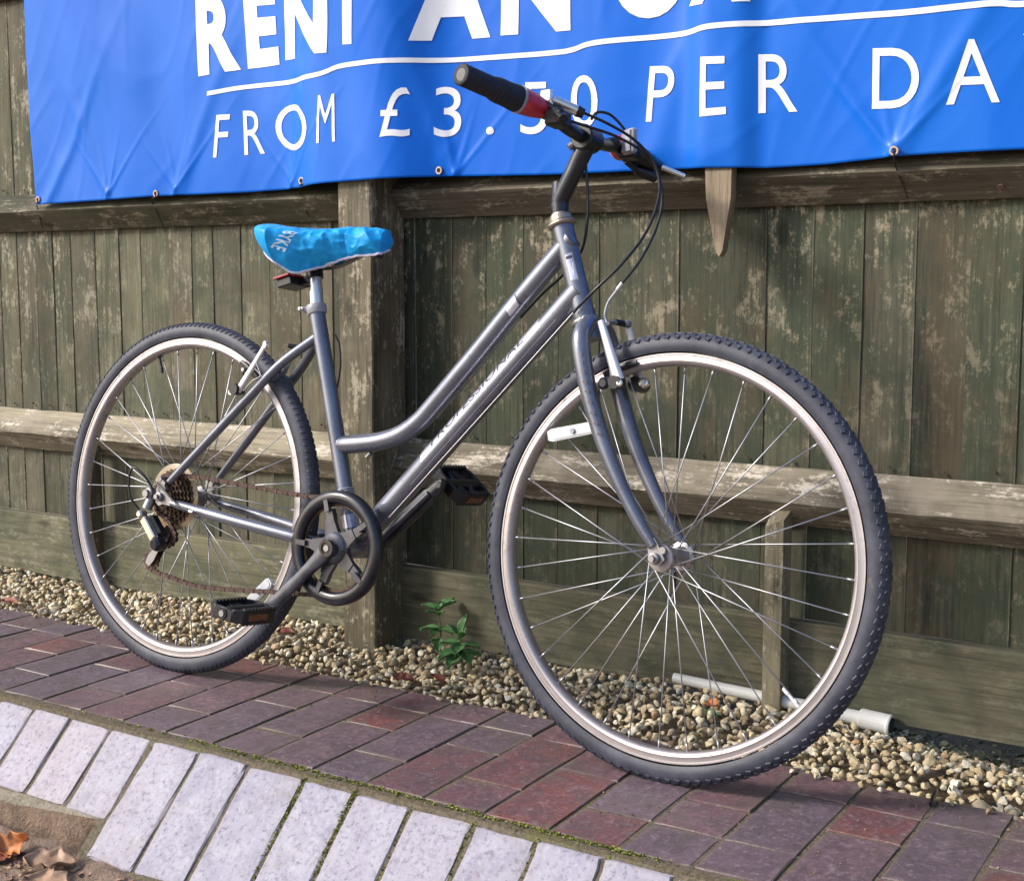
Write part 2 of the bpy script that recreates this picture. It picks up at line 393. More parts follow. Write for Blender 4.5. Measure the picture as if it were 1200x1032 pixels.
M_leaforange = leaf_mat('dry_leaf_orange', (.40, .13, .04), (.55, .22, .07))
M_leafred = leaf_mat('dry_leaf_red', (.15, .045, .03), (.27, .09, .06))
M_leafdark = leaf_mat('dark_ground_leaf', (.03, .035, .025), (.07, .08, .05))
M_moss = leaf_mat('moss', (.16, .18, .035), (.32, .33, .08), .95)

# ================================================================== SETTING
mb = MB(); n = 60; R_ = 60.0
g = tag(MB().add([(-R_, -R_, -.178), (R_, -R_, -.178), (R_, R_, -.178), (-R_, R_, -.178)], [(0, 1, 2, 3)], 0, False).build('ground', M_ground), kind='structure')
# bumpy leafy soil at the foot of the kerb
V = []; F = []; nx, ny = 90, 40
for j in range(ny):
    for i in range(nx):
        x = -3.6+i*3.4/(nx-1); y = -1.62+j*.74/(ny-1)
        z = -.172+.006*fbm(x*9, y*9, 2)+.003*fbm(x*40, y*40, 5)
        z += .012*math.exp(-((y+.94)/.025)**2)*math.exp(-((x+1.92)/.14)**2)+.012*math.exp(-((y+.93)/.03)**2)*(.5+fbm(x*14, 3, 1)); V.append((x, y, z))
for j in range(ny-1):
    for i in range(nx-1): a = j*nx+i; F.append((a, a+1, a+1+nx, a+nx))
tag(MB().add(V, F).build('soil', M_ground), kind='structure')

EDGE0, EDGE1 = -.352, -.752         # paver strip in y
XL, XR = -4.2, .75
# paving bed + pavers
pav = tag(MB().box(((XL+XR)/2, (EDGE0-.768)/2, -.066), ((XR-XL)/2, (EDGE0+.768)/2, .0640)).build('paving', M_mortar), kind='structure')
# kerb body: mortar prism with a 45 degree front
def kerb_prism(x0, x1, ystep=None):
    y0, z0 = -.7685, -.0058
    if ystep is None: prof = [(-.50, -.17), (-.50, -.01), (y0, z0-.0008), (y0-.17, z0-.0008-.17), (-.955, -.2)]
    else: prof = [(-.50, -.21), (-.50, -.01), (y0, z0-.0008), (y0-.111, z0-.0008-.111), (-.914, -.121), (-.922, -.21)]
    m = MB(); k = len(prof); seg = 40
    V = []; F = []
    for i in range(seg+1):
        x = x0+(x1-x0)*i/seg
        for q, (y, z) in enumerate(prof):
            j = .0018*fbm(x*22, y*22, z*22) if q >= 2 else 0
            
            if ystep is not None and q >= 4: e_ = max(0, min(1, (x1-x)/.16)); y = y*e_+(-.878)*(1-e_)
            V.append((x, y+j*2.0, z+j))
    for i in range(seg):
        for q in range(k):
            a = i*k+q; b = i*k+(q+1) % k; F.append((a, b, b+k, a+k))
    F.append(tuple(range(k))); F.append(tuple(reversed(range(seg*k, seg*k+k))))
    m.add(V, F, 0, False)
    if ystep is not None:
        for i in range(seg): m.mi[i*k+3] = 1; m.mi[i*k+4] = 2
    return m
XS = -1.752
kerb = tag(kerb_prism(XS, XR).build('kerb', M_mortar), kind='structure')
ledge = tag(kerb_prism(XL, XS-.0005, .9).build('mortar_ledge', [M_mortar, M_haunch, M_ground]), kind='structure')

def brick_mesh(L, W_, H, seed, bev=.0013, jit=.0011, mat=M_brick, nx=4, ny=3):
    """a worn brick, top grid lightly uneven, chipped arrises; x = width, y = length; origin at top centre"""
    r = random.Random(seed); V = []; F = []
    xs = [-W_/2, -W_/2+bev]+[-W_/2+.016+(W_-.032)*i/(ny-2) for i in range(ny-1)]+[W_/2-bev, W_/2]
    ys = [-L/2, -L/2+bev]+([-L/2+.018+(L-.036)*i/(nx-2) for i in range(nx-1)])+[L/2-bev, L/2]
    nX, nY = len(xs), len(ys)
    for j, y in enumerate(ys):
        for i, x in enumerate(xs):
            e = (i in (0, nX-1))+(j in (0, nY-1))
            z = -bev*(1.0 if e else 0)*(1.6 if e == 2 else r.uniform(.7, 1.5))+r.uniform(-1, 1)*jit*.5
            V.append((x+r.uniform(-1, 1)*jit, y+r.uniform(-1, 1)*jit, z))
    for j in range(nY-1):
        for i in range(nX-1): a = j*nX+i; F.append((a, a+1, a+1+nX, a+nX))
    ring = [i for i in range(nX)]+[j*nX+nX-1 for j in range(1, nY)]+[(nY-1)*nX+i for i in range(nX-2, -1, -1)]+[j*nX for j in range(nY-2, 0, -1)]
    o = len(V); 
    for q in ring: V.append((V[q][0], V[q][1], -H))
    k = len(ring)
    for q in range(k): F.append((ring[q], o+q, o+(q+1) % k, ring[(q+1) % k]))
    me = bpy.data.meshes.new('brick'); me.from_pydata(V, [], F); me.materials.append(mat)
    at = me.attributes.new('rim', 'FLOAT', 'POINT')
    at.data.foreach_set('value', [1.0 if (q >= nX*nY or q % nX in (0, 1, nX-2, nX-1) or q//nX in (0, 1, nY-2, nY-1)) else 0.0 for q in range(len(V))])
    return me
PW = .1045
full = [brick_mesh(.2115, PW, .03, s) for s in range(5)]; half = [brick_mesh(.1015, PW, .03, 20+s, nx=3) for s in range(5)]
cut = [brick_mesh(.091, PW, .03, 40+s, nx=3) for s in range(3)]
rb = random.Random(3)
def put_brick(me, x, y, rot=0.0, parent=pav, z=0.0):
    o = link('brick', me, parent); o.location = (x, y, z+rb.uniform(-.0012, .0012)); o.rotation_euler = (rb.uniform(-.006, .006), rb.uniform(-.008, .008), rot+rb.uniform(-.006, .006)+(math.pi if rb.random() < .5 else 0)); return o
SK = .03                                    # joints drift a little from square
xg = -1.169; col = 0
cols = [xg+.1105*k for k in range(-27, 18)]
for k, x in zip(range(-27, 18), cols):
    # odd columns: half - full - cut ; even columns: full - half+cut
    ys0 = EDGE1
    def px(y): return x+.055-(y-ys0)*SK*.8
    if k % 2 == 0:
        seq = [('h', .098), ('f', .2085), ('c', .088)]
    else:
        seq = [('f', .2085), ('h', .098), ('c', .088)]
    if rb.random() < .12: seq = [('h', .098), ('h', .098), ('f', .2085)]
    y = ys0
    for t, L in seq:
        me = rb.choice({'f': full, 'h': half, 'c': cut}[t])
        put_brick(me, px(y+L/2), y+L/2+.001, SK*.8); y += L+.0075
# sloping pale edge bricks
pm_long = [brick_mesh(.215, .0925, .04, 60+s, bev=.0022, jit=.0018, mat=M_pale, nx=6, ny=3) for s in range(4)]
pm_short = [brick_mesh(.150, .0925, .04, 80+s, bev=.0022, jit=.0018, mat=M_pale, nx=5, ny=3) for s in range(4)]
pj = [-2.047, -1.946, -1.84, -1.734, -1.622, -1.51, -1.39, -1.287, -1.179, -1.066, -.958]
pj = [pj[0]-.104*k for k in range(19, 0, -1)]+pj+[pj[-1]+.108*k for k in range(1, 16)]
for a, b in zip(pj[:-1], pj[1:]):
    xc = (a+b)/2; long_ = xc > -1.72
    L = .215 if long_ else .150; par = kerb if long_ else ledge
    s = .010+L/2
    o = link('brick', rb.choice(pm_long if long_ else pm_short), par)
    c45 = .7071; off = .006
    o.location = (xc+.003, -.7685-s*c45-off*c45*0-.0, -.0030-s*c45+rb.uniform(-.0015, .0015))
    o.scale = ((b-a-.0072)/.0925, 1, 1)
    o.rotation_euler = (rad(45)+rb.uniform(-.01, .01), 0, rb.uniform(-.012, .012))

# ---- gravel bed and gravel
tag(MB().box(((XL+XR)/2, EDGE0/2+.10, -.10), ((XR-XL)/2, -EDGE0/2+.098, .062)).build('gravel_bed', M_soil), kind='structure')
def ico():
    bm = bmesh.new(); bmesh.ops.create_icosphere(bm, subdivisions=2, radius=1); bm.verts.ensure_lookup_table()
    v = np.array([x.co[:] for x in bm.verts]); f = np.array([[q.index for q in p.verts] for p in bm.faces]); bm.free(); return v, f
IV, IF = ico()
def gh(x, y):
    """height of the gravel surface"""
    t = (y-EDGE0)/(-EDGE0); d = .010*math.sin(x*5.1)+.012*noise.noise(Vector((x*4, y*6, 3)))
    hollow = -.045*math.exp(-((x+.45)/.30)**2)*max(0, (t-.62)/.38)
    return -.017+d*.6+.010*math.exp(-((x+1.02)/.22)**2)*max(0, (t-.6)/.4)+.012*min(1, max(0, t*3))+hollow
variants = []
for s in range(14):
    q = IV.copy(); sc = np.array([1.0, rng.uniform(.58, .95), rng.uniform(.40, .75)])
    d = np.array([1+.50*noise.noise(Vector(v*1.0)+Vector((s*5, 0, 0)))+.30*noise.noise(Vector(v*2.6)+Vector((0, s*5, 0))) for v in q])
    q = q*d[:, None]*sc
    for _ in range(7):
        n_ = rng.normal(size=3); n_ /= np.linalg.norm(n_); dd = rng.uniform(.30, .54); k_ = q @ n_; q = q-np.outer(np.maximum(0, k_-dd)*.92, n_)
    variants.append(q)
VV = []; TT = []; cnt = 0
def add_stone(x, y, z, s):
    global cnt
    q = variants[rng.integers(14)]*s
    e = Matrix.Rotation(rng.uniform(0, 6.28), 3, 'Z') @ Matrix.Rotation(rng.normal(0, .35), 3, 'X') @ Matrix.Rotation(rng.normal(0, .35), 3, 'Y')
    VV.append(q @ np.array(e).T + np.array([x, y, z])); TT.append(rng.random())
sp = .0160
for x in np.arange(-3.75, .6, sp):
    for y in np.arange(EDGE0+.010, .03, sp):
        a, b = x+rng.uniform(-.5, .5)*sp, y+rng.uniform(-.5, .5)*sp
        if -1.865 < a < -1.752 and -.135 < b < -.01: continue
        s = .0066+.0070*rng.random()**1.6
        if rng.random() < .05: s *= 1.45
        if b-s*1.1 < EDGE0 and rng.random() < .8: b = EDGE0+s*1.15
        add_stone(a, b, gh(a, b)+rng.uniform(-.007, .006), s)
for k in range(60):      # strays on the paver edge
    x = rng.uniform(-3.4, 0); add_stone(x, EDGE0-abs(rng.normal(0, .006)), .004, .004+.004*rng.random())
VV_ = np.concatenate(VV); ns = len(VV); FF = (IF[None]+(np.arange(ns)*len(IV))[:, None, None]).reshape(-1, 3)
me = bpy.data.meshes.new('gravel'); me.from_pydata(VV_.tolist(), [], FF.tolist()); me.materials.append(M_stone)
at = me.attributes.new('tint', 'FLOAT', 'FACE'); at.data.foreach_set('value', np.repeat(np.array(TT), len(IF)).astype(np.float32))
me.polygons.foreach_set('use_smooth', np.repeat(np.array([rng.random() < .55 for _ in range(ns)]), len(IF)).tolist()); me.update()
tag(link('gravel', me), 'rounded buff and honey coloured gravel strip between fence and brick paving', 'gravel', kind='stuff')

# ---- fence
fence = empty('wooden_fence', Matrix.Translation((-1.8, 0, 0)), 'weathered green-brown closeboard fence with posts and arris rails behind the bicycle', 'fence')
FO = Vector((-1.8, 0, 0))
edges = [-3.143, -3.071, -2.994, -2.926, -2.855, -2.76, -2.671, -2.594, -2.494, -2.415, -2.344, -2.253, -2.164, -2.07, -1.975, -1.885, -1.805, -1.744, -1.648, -1.562, -1.471, -1.389, -1.296, -1.209, -1.124, -1.044, -.949, -.859, -.77, -.677, -.585, -.5]
edges = [edges[0]-.088*k for k in range(14, 0, -1)]+edges+[edges[-1]+.09*k for k in range(1, 13)]
for a, b in zip(edges[:-1], edges[1:]):
    # featheredge: thick right-hand edge stands proud over the next board's thin edge
    V = []; F = []; th = rb.uniform(.0012, .0036); z0 = .158; z1 = 1.78; a2 = a-.010
    sec = [(a2, .004), (a2, .0005), (b-.0022, -th), (b, -th+.0009), (b, .004)]
    nz = 3; zs = [z0+(z1-z0)*i/nz for i in range(nz+1)]
    ph = rb.uniform(0, 9)
    for z in zs:
        dx = .0012*math.sin(z*5+ph); dy = .0012*math.sin(z*3+ph*2)
        for (x, y) in sec: V.append((x+dx-FO.x, y+dy, z))
    k = len(sec)
    for i in range(nz):
        for q in range(k): c_ = i*k+q; d_ = i*k+(q+1) % k; F.append((c_, d_, d_+k, c_+k))
    F.append(tuple(reversed(range(k)))); F.append(tuple(range(nz*k, nz*k+k)))
    bmb = MB().add(V, F, 0, False)
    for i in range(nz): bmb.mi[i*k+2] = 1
    bmb.build('board', [M_board if (a+b)/2 > -1.80 else M_boardleft, M_boardedge], fence)
def beam(name, x0, x1, prof, mat, seg=30, wob=.0015, parent=fence, smooth=False):
    V = []; F = []; k = len(prof)
    for i in range(seg+1):
        x = x0+(x1-x0)*i/seg
        for (y, z) in prof:
            V.append((x-FO.x, y+wob*fbm(x*3, y*50, z*30)+wob*.5*fbm(x*18, y*50, z*30), z+wob*fbm(x*3+9, y*50, z*30)+.5*wob*fbm(x*18+5, y*50, z*30)))
    for i in range(seg):
        for q in range(k): a = i*k+q; b = i*k+(q+1) % k; F.append((a, a+k, b+k, b))
    F.append(tuple(range(k))); F.append(tuple(reversed(range(seg*k, seg*k+k))))
    return MB().add(V, F, 0, smooth).build(name, mat, parent)
PL, PR = -1.853, -1.765
P2L, P2R = -4.35, .30
arris = lambda zb, zt, rg, zr: [(-.0005, zb), (-rg+.004, zr-.007), (-rg, zr-.002), (-rg+.003, zr+.005), (-.0005, zt)]
for (x0, x1) in ((P2L+.088, PL+.004), (PR-.03, P2R)):
    beam('arris_rail', x0, x1, [(y-.014, z) for y, z in arris(.332, .437, .046, .381)]+[(-.0135, .332)], M_rail, 60, .002)
    beam('arris_rail', x0, x1, [(y-.014, z) for y, z in arris(.905, 1.00, .046, .955)]+[(-.0135, .905)], M_toprail, 60, .0015)
    beam('gravel_board', x0-.02 if x0 < -2 else PR, x1, [(-.0145, .0 if x0 < -2 else .003), (-.036, .0 if x0 < -2 else .003), (-.0365, .156), (-.034, .1600), (-.0145, .1605)], M_gravelboard, 50, .0015)
    beam('arris_rail', x0, x1, [(y-.014, z) for y, z in arris(1.50, 1.60, .046, 1.55)]+[(-.0135, 1.50)], M_toprail, 20)
def post(x0, x1, y0, y1, z0, z1, name='post', mat=M_post, chip=.002):
    V = []; F = []; nz = 26; sec = [(x0+.003, y0), (x1-.003, y0), (x1, y0+.003), (x1, y1), (x0, y1), (x0, y0+.003)]
    k = len(sec)
    for i in range(nz+1):
        z = z0+(z1-z0)*i/nz
        for (x, y) in sec: V.append((x-FO.x+chip*fbm(x*30, y*30, z*6), y+chip*fbm(x*30, y*30+9, z*6), z))
    for i in range(nz):
        for q in range(k): a = i*k+q; b = i*k+(q+1) % k; F.append((a, b, b+k, a+k))
    F.append(tuple(reversed(range(k)))); F.append(tuple(range(nz*k, nz*k+k)))
    return MB().add(V, F, 0, False).build(name, mat, fence)
post(PL, PR, -.124, -.001-.012, -.12, 1.85)
post(P2L, P2L+.088, -.124, -.013, -.12, 1.85); post(P2R, P2R+.088, -.124, -.013, -.12, 1.85)
# short cleats holding the gravel boards, tops cut on the slant
for xa, xb in ((-.908, -.874), (-2.765, -2.722)):
    m = MB(); y0, y1 = -.078, -.037; z1 = .368
    V = [(xa, y0, -.1), (xb, y0, -.1), (xb, y1, -.1), (xa, y1, -.1), (xa, y0+.0, z1-.030), (xb, y0, z1-.018), (xb, y1, z1-.002), (xa, y1, z1-.004)]
    V = [(x-FO.x, y, z) for x, y, z in V]
    m.add(V, [(3, 2, 1, 0), (4, 5, 6, 7), (0, 1, 5, 4), (1, 2, 6, 5), (2, 3, 7, 6), (3, 0, 4, 7)], 0, False).build('cleat', M_post, fence)
# nail heads in boards over the rails
nm = MB()
for e in edges:
    for z in (.452, 1.015):
        nm.lathe((e-.03-FO.x+rb.uniform(-.006, .006), -.006, z+rb.uniform(-.006, .006)), (0, -1, 0), [(0, .0026), (.0035, .0026)], 6)
tag(nm.build('nail', M_rust, fence), kind='stuff')
# knots/bolt heads on top rail
for (px_, py_) in ((930, 216), (1172, 219)):
    p = FN(px_, py_, -.048); MB().lathe((p.x-FO.x, p.y+.006, p.z), (0, -.8, -.5), [(0, .006), (.003, .0055)], 10).build('nail', M_rust, fence)

# ---- stake under the banner
st = empty('wooden_stake', Matrix.Translation((-1.008, -.075, .9)), 'bare weathered pointed wooden stake hanging below the blue banner', 'stake')
def stakepoly():
    pts = []
    for px_, py_ in ((829, 198), (830, 232), (836, 268), (842, 296), (845, 301), (849, 294), (854, 262), (859, 232), (860, 198)):
        p = FN(px_, py_, -.076); pts.append((p.x+1.008, p.z-.9))
    pts += [(.022, .22), (-.022, .22)]
    return pts
pp = stakepoly(); MB().prism(pp, (0, 0, 0), (1, 0, 0), (0, 0, 1), .011).build('pointed_shaft', M_stake, st)

# ---- banner
def B(x, z):
    """distance the vinyl stands off the boards: drapes over rails and post, with folds"""
    y = -.071
    y -= .066*math.exp(-(abs(x+1.809)/.17)**4)+.020*math.exp(-(abs(x+1.008)/.06)**4)
    t = (z-.97)
    y -= .008*math.sin(x*7.0+1.2*math.sin(z*5))*min(1, .35+t*2.2)
    y -= .0055*math.sin(x*16+z*6.0+2*math.sin(x*3))*min(1, .25+t*2.5)
    y -= .004*noise.noise(Vector((x*9, z*5, 1.3)))
    for (ex, a, wd) in ((-2.38, .55, .022), (-2.62, -.5, .02), (-2.02, .35, .024), (-1.58, -.35, .02), (-.70, .6, .02), (-.70, -.7, .018), (-1.15, .3, .03), (-2.85, .7, .02)):
        u = (x-ex)-a*(z-.97); y -= .0045*math.exp(-(u/wd)**2)*math.exp(-((z-1.0)/.25)**2)
    y -= .0026*(1-abs(noise.noise(Vector((x*4+z*2.5, z*1.6, 4)))*2.2)) + .0007*(1-min(1, abs(noise.noise(Vector((x*11-z*5, z*4, 8))))*5))
    for ex in (-2.62, -2.38, -2.02, -1.58, -.70):
        for a in (-.9, -.25, .35, 1.0):
            u = (x-ex)-a*(z-.985); y -= .0022*math.exp(-(u/.006)**2)*math.exp(-((z-.99)/(.09+.04*abs(a)))**2)
    return y
def banner_at(px_, py_):
    y = -.075
    for _ in range(6):
        p = FN(px_, py_, y); y = B(p.x, p.z)
    return FN(px_, py_, y)
bot = [banner_at(*q) for q in ((43, 240), (183, 230), (283, 226), (350, 220), (398, 213), (515, 207), (643, 205), (800, 198), (900, 197), (967, 193), (1047, 183), (1083, 181), (1200, 175))]
bx = [p.x for p in bot]+[.8]; bz = [p.z for p in bot]+[bot[-1].z+.004]
lef = [banner_at(*q) for q in ((43, 240), (36, 160), (30, 60), (28, 0))]
lz = [p.z for p in lef]+[1.72]; lx = [p.x for p in lef]+[lef[-1].x-.005]
V = []; F = []; nx, nz = 760, 150; ZT = 1.70
uu = np.linspace(0, 1, nx)
for j in range(nz):
    for i in range(nx):
        z_ = .97+(ZT-.97)*j/(nz-1); x0 = float(np.interp(z_, lz, lx)); x = x0+(.75-x0)*uu[i]
        zb = float(np.interp(x, bx, bz)); z = zb+(ZT-zb)*j/(nz-1)
        V.append((x, B(x, z), z))
for j in range(nz-1):
    for i in range(nx-1): a = j*nx+i; F.append((a, a+1, a+1+nx, a+nx))
banner = MB().add(V, F).build('vinyl_banner', M_banner, None, 80)
sol = banner.modifiers.new('thickness', 'SOLIDIFY'); sol.thickness = .0009; sol.offset = -1
tag(banner, 'blue vinyl banner with white lettering about rental price, tied across the top of the fence', 'banner')

FONT = bpy.data.fonts.load('<builtin>') if False else None
def glyph(ch, offset=0.0, shear=0.0, res=6):
    c = bpy.data.curves.new('t', 'FONT'); c.body = ch; c.offset = offset; c.resolution_u = res; c.fill_mode = 'FRONT'
    o = bpy.data.objects.new('t', c); COL.objects.link(o); dg = bpy.context.evaluated_depsgraph_get(); dg.update()
    me = bpy.data.meshes.new_from_object(o.evaluated_get(dg)); bpy.data.objects.remove(o); bpy.data.curves.remove(c)
    bm = bmesh.new(); bm.from_mesh(me); bpy.data.meshes.remove(me)
    bmesh.ops.remove_doubles(bm, verts=bm.verts, dist=1e-5)
    return bm
def norm_bm(bm, cuts=8):
    xs = [v.co.x for v in bm.verts]; ys = [v.co.y for v in bm.verts]
    x0, x1, y0, y1 = min(xs), max(xs), min(ys), max(ys)
    for v in bm.verts: v.co.x = (v.co.x-x0)/(x1-x0); v.co.y = (v.co.y-y0)/(y1-y0)
    for ax in (0, 1):
        for i in range(1, cuts):
            n_ = Vector((0, 0, 0)); n_[ax] = 1; p_ = Vector((0, 0, 0)); p_[ax] = i/cuts
            bmesh.ops.bisect_plane(bm, geom=bm.verts[:]+bm.edges[:]+bm.faces[:], plane_co=p_, plane_no=n_)
    return bm
def bm_obj(bm, name, mat, parent):
    me = bpy.data.meshes.new(name); bm.to_mesh(me); bm.free(); me.materials.append(mat)
    me.polygons.foreach_set('use_smooth', [True]*len(me.polygons)); me.update(); return link(name, me, parent)
def banner_letter(ch, tl, tr, bl, br, off=0.0):
    bm = norm_bm(glyph(ch, off), 14 if off > .02 else 10)
    C = [banner_at(*q) for q in (tl, tr, bl, br)]
    for v in bm.verts:
        u, t = v.co.x, v.co.y
        p = (C[2]*(1-u)+C[3]*u)*(1-t)+(C[0]*(1-u)+C[1]*u)*t
        v.co = Vector((p.x, B(p.x, p.z)-.0013, p.z))
    for f in bm.faces:
        f.normal_update()
        if f.normal.y > 0: f.normal_flip()
    return bm_obj(bm, 'letter', M_letter, banner)
LIGHT = -.001
for a in (('F', (254, 135), (270, 134), (250, 185), (265, 184)), ('R', (285, 130), (308, 130), (287, 182), (311, 180)), ('O', (323, 122), (359, 122), (324, 176), (360, 176)),
          ('M', (373, 112), (392, 110), (371, 168), (393, 166)), ('£', (446, 103), (481, 103), (445, 161), (481, 160)), ('3', (510, 102), (541, 102), (509, 161), (541, 160)),
          ('.', (570, 149), (579, 149), (570, 158), (579, 158)), ('5', (612, 97), (643, 96), (610, 158), (642, 157)), ('0', (669, 89), (700, 88), (670, 151), (701, 149)),
          ('P', (762, 78), (792, 77), (757, 143), (787, 142)), ('E', (821, 67), (850, 66), (820, 137), (851, 134)), ('R', (889, 64), (932, 63), (889, 133), (935, 131)),
          ('D', (1023, 57), (1077, 56), (1022, 128), (1077, 126)), ('A', (1109, 47), (1171, 46), (1109, 123), (1172, 120)), ('Y', (1199, 40), (1258, 37), (1203, 118), (1262, 115))):
    banner_letter(*a, off=LIGHT if a[0] != 'M' else -.002)
BOLD = .045
for a in (('R', (229, -8), (275, -9), (233, 90), (283, 82)), ('E', (284, -14), (322, -16), (291, 81), (328, 76)), ('N', (333, -22), (384, -24), (335, 71), (383, 62)),
          ('T', (387, -30), (428, -32), (387, 53), (426, 51)), ('A', (479, -58), (574, -62), (479, 48), (575, 44)), ('N', (587, -62), (669, -65), (587, 42), (669, 36)),
          ('O', (716, -80), (803, -85), (719, 24), (802, 19)), ('X', (806, -95), (880, -98), (808, 8), (880, 2))):
    banner_letter(*a, off=BOLD)
# underline
ul = crom([banner_at(*q) for q in ((243, 110), (300, 101), (365, 89), (398, 78), (430, 73), (520, 71), (640, 63), (670, 59), (700, 50), (800, 40), (840, 30), (966, 22), (1060, 15), (1133, 7), (1170, 4), (1200, 5), (1300, -2))], 10)
V = []; F = []
for i, p in enumerate(ul):
    for k in range(3):
        z = p.z+.0048*(k-1); V.append((p.x, B(p.x, z)-.0013, z))
for i in range(len(ul)-1):
    for k in range(2): a = i*3+k; F.append((a, a+3, a+4, a+1))
MB().add(V, F).build('underline', M_letter, banner)
# eyelets and cords
for (ex, ey, cord) in ((45, 234, ((43, 240), (50, 268))), (183, 227, ((178, 236), (192, 266))), (354, 212, ((350, 222), (361, 254))), (515, 200, None), (1048, 177, ((1050, 196), (1064, 232)))):
    p = banner_at(ex, ey); m = MB(); V = []; F = []; nr, ns_ = 16, 6
    for i in range(nr):
        for k in range(ns_):
            a = 2*math.pi*i/nr; b = 2*math.pi*k/ns_; r_ = .0062+.0022*math.cos(b)
            V.append((p.x+r_*math.cos(a), B(p.x, p.z)-.0018-.0016*math.sin(b), p.z+r_*math.sin(a)))
    for i in range(nr):
        for k in range(ns_): F.append((i*ns_+k, i*ns_+(k+1) % ns_, ((i+1) % nr)*ns_+(k+1) % ns_, ((i+1) % nr)*ns_+k))
    m.add(V, F).build('eyelet', M_eyelet, banner)
    MB().lathe((p.x, B(p.x, p.z)-.0012, p.z), (0, -1, 0), [(0, .0046), (.0004, .0046)], 12).build('eyelet_hole', M_cord, banner)
    if cord:
        q = [Vector((p.x, B(p.x, p.z)-.003, p.z)), Vector((p.x+.001, B(p.x, p.z)-.004, p.z-.008)), FN(*cord[0], -.064), FN(*cord[1], -.030)]
        MB().tube(crom(q, 5), .0013, 6).build('tie_cord', M_cord, banner)

# ---- white pipe under the fence
pip = empty('drain_pipe', Matrix.Translation((-.70, -.03, .0)), 'white plastic drain pipe poking out along the foot of the fence behind the front wheel', 'pipe')
def pz(px_, py_, y=-.056): 
    p = FN(px_, py_, y); return p-Vector((-.70, -.03, .0))
pa, pb = pz(790, 790), pz(1020, 844)
d_ = (pb-pa).normalized()
MB().tube([pa+Vector((0, 0, -.006)), pb], [.0095, .0135], 20).build('pipe', M_pipe, pip)
MB().lathe(pz(1008, 841), d_, [(0, .0165), (.002, .018), (.052, .018), (.055, .0165)], 24).build('socket', M_pipe, pip)
MB().lathe(pz(1040, 849), d_, [(0, .0185), (.003, .0195), (.006, .0185)], 24).build('rim', M_pipe, pip)
MB().lathe(pz(1008, 841)+d_*.0556, d_, [(0, .0135), (.001, .0135)], 20).build('bore', M_black, pip)

# ================================================================== BICYCLE
bike = empty('bicycle', BIKE_M, 'gunmetal blue step-through bicycle with a blue saddle cover leaning on the fence by its handlebar', 'bicycle')
WR, RIMR, WB = .348, .315, 1.0818
RA = Vector((0, 0, WR)); FA = Vector((WB, 0, WR)); BB = Vector((.444, 0, .295))
CD = Vector((-.715, 0, -.699)).normalized()     # right crank direction
HB = Vector((.894, 0, .719)); HT = Vector((.834, 0, .880)); HD = (HT-HB).normalized(); HF = Vector((HD.z, 0, -HD.x))
STEER = -.0303

def lerp(a, b, t): return a+(b-a)*t
# ---- frame
fr = MB()
st_top = K(371, 362); st_low = BB+(K(404, 575)-BB).normalized()*.02
sd = (st_top-BB).normalized()
fr.tube([BB+sd*.01, st_top-sd*.0], .0150, 24)
dt1 = K(672, 349); ddir = (dt1-BB).normalized()
DT0 = BB+ddir*.015
fr.tube([DT0, dt1+ddir*.018], .0205, 28)
tt = [K(664, 288)+Vector((.010, 0, .012)), K(606, 356), K(556, 418), K(510, 473), K(491, 494), K(470, 509), K(446, 517), K(420, 520), K(399, 521)]
ttp = crom(tt, 6)
fr.tube(ttp, [.0172]*(len(ttp)-4)+[.0170, .0166, .0158, .0140], 26)
fr.tube([HB-HD*.004, HT-HD*.012], .0180, 28)
fr.lathe(BB, (0, 1, 0), [(-.036, .0195), (-.034, .021), (.034, .021), (.036, .0195)], 28, 0, True)
fr.lathe(HB, HD, [(-.006, .0195), (.010, .0195), (.011, .018)], 28)
fr.build('frame', M_paint, bike)
frame = bpy.data.objects['frame']
# stays: each a sub-part of the frame
ss_top = K(366, 402)
for sg in (-1, 1):
    drop = RA+Vector((-.002, sg*.063, .012)) if sg < 0 else RA+Vector((0, sg*.063, .012))
    p0 = Vector((ss_top.x+.012, sg*.004, ss_top.z+.010)); p1 = Vector((ss_top.x-.05, sg*.030, ss_top.z-.045)); p2 = Vector((ss_top.x-.12, sg*.040, ss_top.z-.115))
    MB().tube(crom([p0, p1, p2, lerp(p2, drop, .9)], 6), [.0092]*13+[.0088]*3+[.0080]*2+[.007], 16).build('seat_stay', M_paint, frame)
    c0 = BB+Vector((-.012, sg*.020, -.004)); c1 = BB+Vector((-.075, sg*.034, .004)); d2 = RA+Vector((.030, sg*.063, -.010))
    MB().tube(crom([c0, c1, lerp(c1, d2, .5)+Vector((0, sg*.006, 0)), d2], 6), [.0105]*7+[.0118]*4+[.0110]*4+[.0095]*3+[.007], 16).build('chain_stay', M_paint, frame)
    m = MB(); m.prism([(.036, -.016), (.034, -.004), (.006, .012), (.010, .028), (0, .034), (-.010, .030), (-.014, .010), (-.013, -.012), (-.004, -.018), (.006, -.014)], RA+Vector((0, sg*.0635, 0)), (1, 0, 0), (0, 0, 1), .0028)
    for (dx, dz) in ((.024, .016), (.010, .034)):
        m.lathe(RA+Vector((dx-.016, sg*.0635-.004, dz)), (0, 1, 0), [(0, .0058), (.008, .0058)], 12)
    m.build('dropout', M_bolt, frame)
MB().tube([Vector((ss_top.x-.078, -.036, ss_top.z-.075)), Vector((ss_top.x-.072, 0, ss_top.z-.066)), Vector((ss_top.x-.078, .036, ss_top.z-.075))], .0075, 12).build('stay_bridge', M_paint, frame)

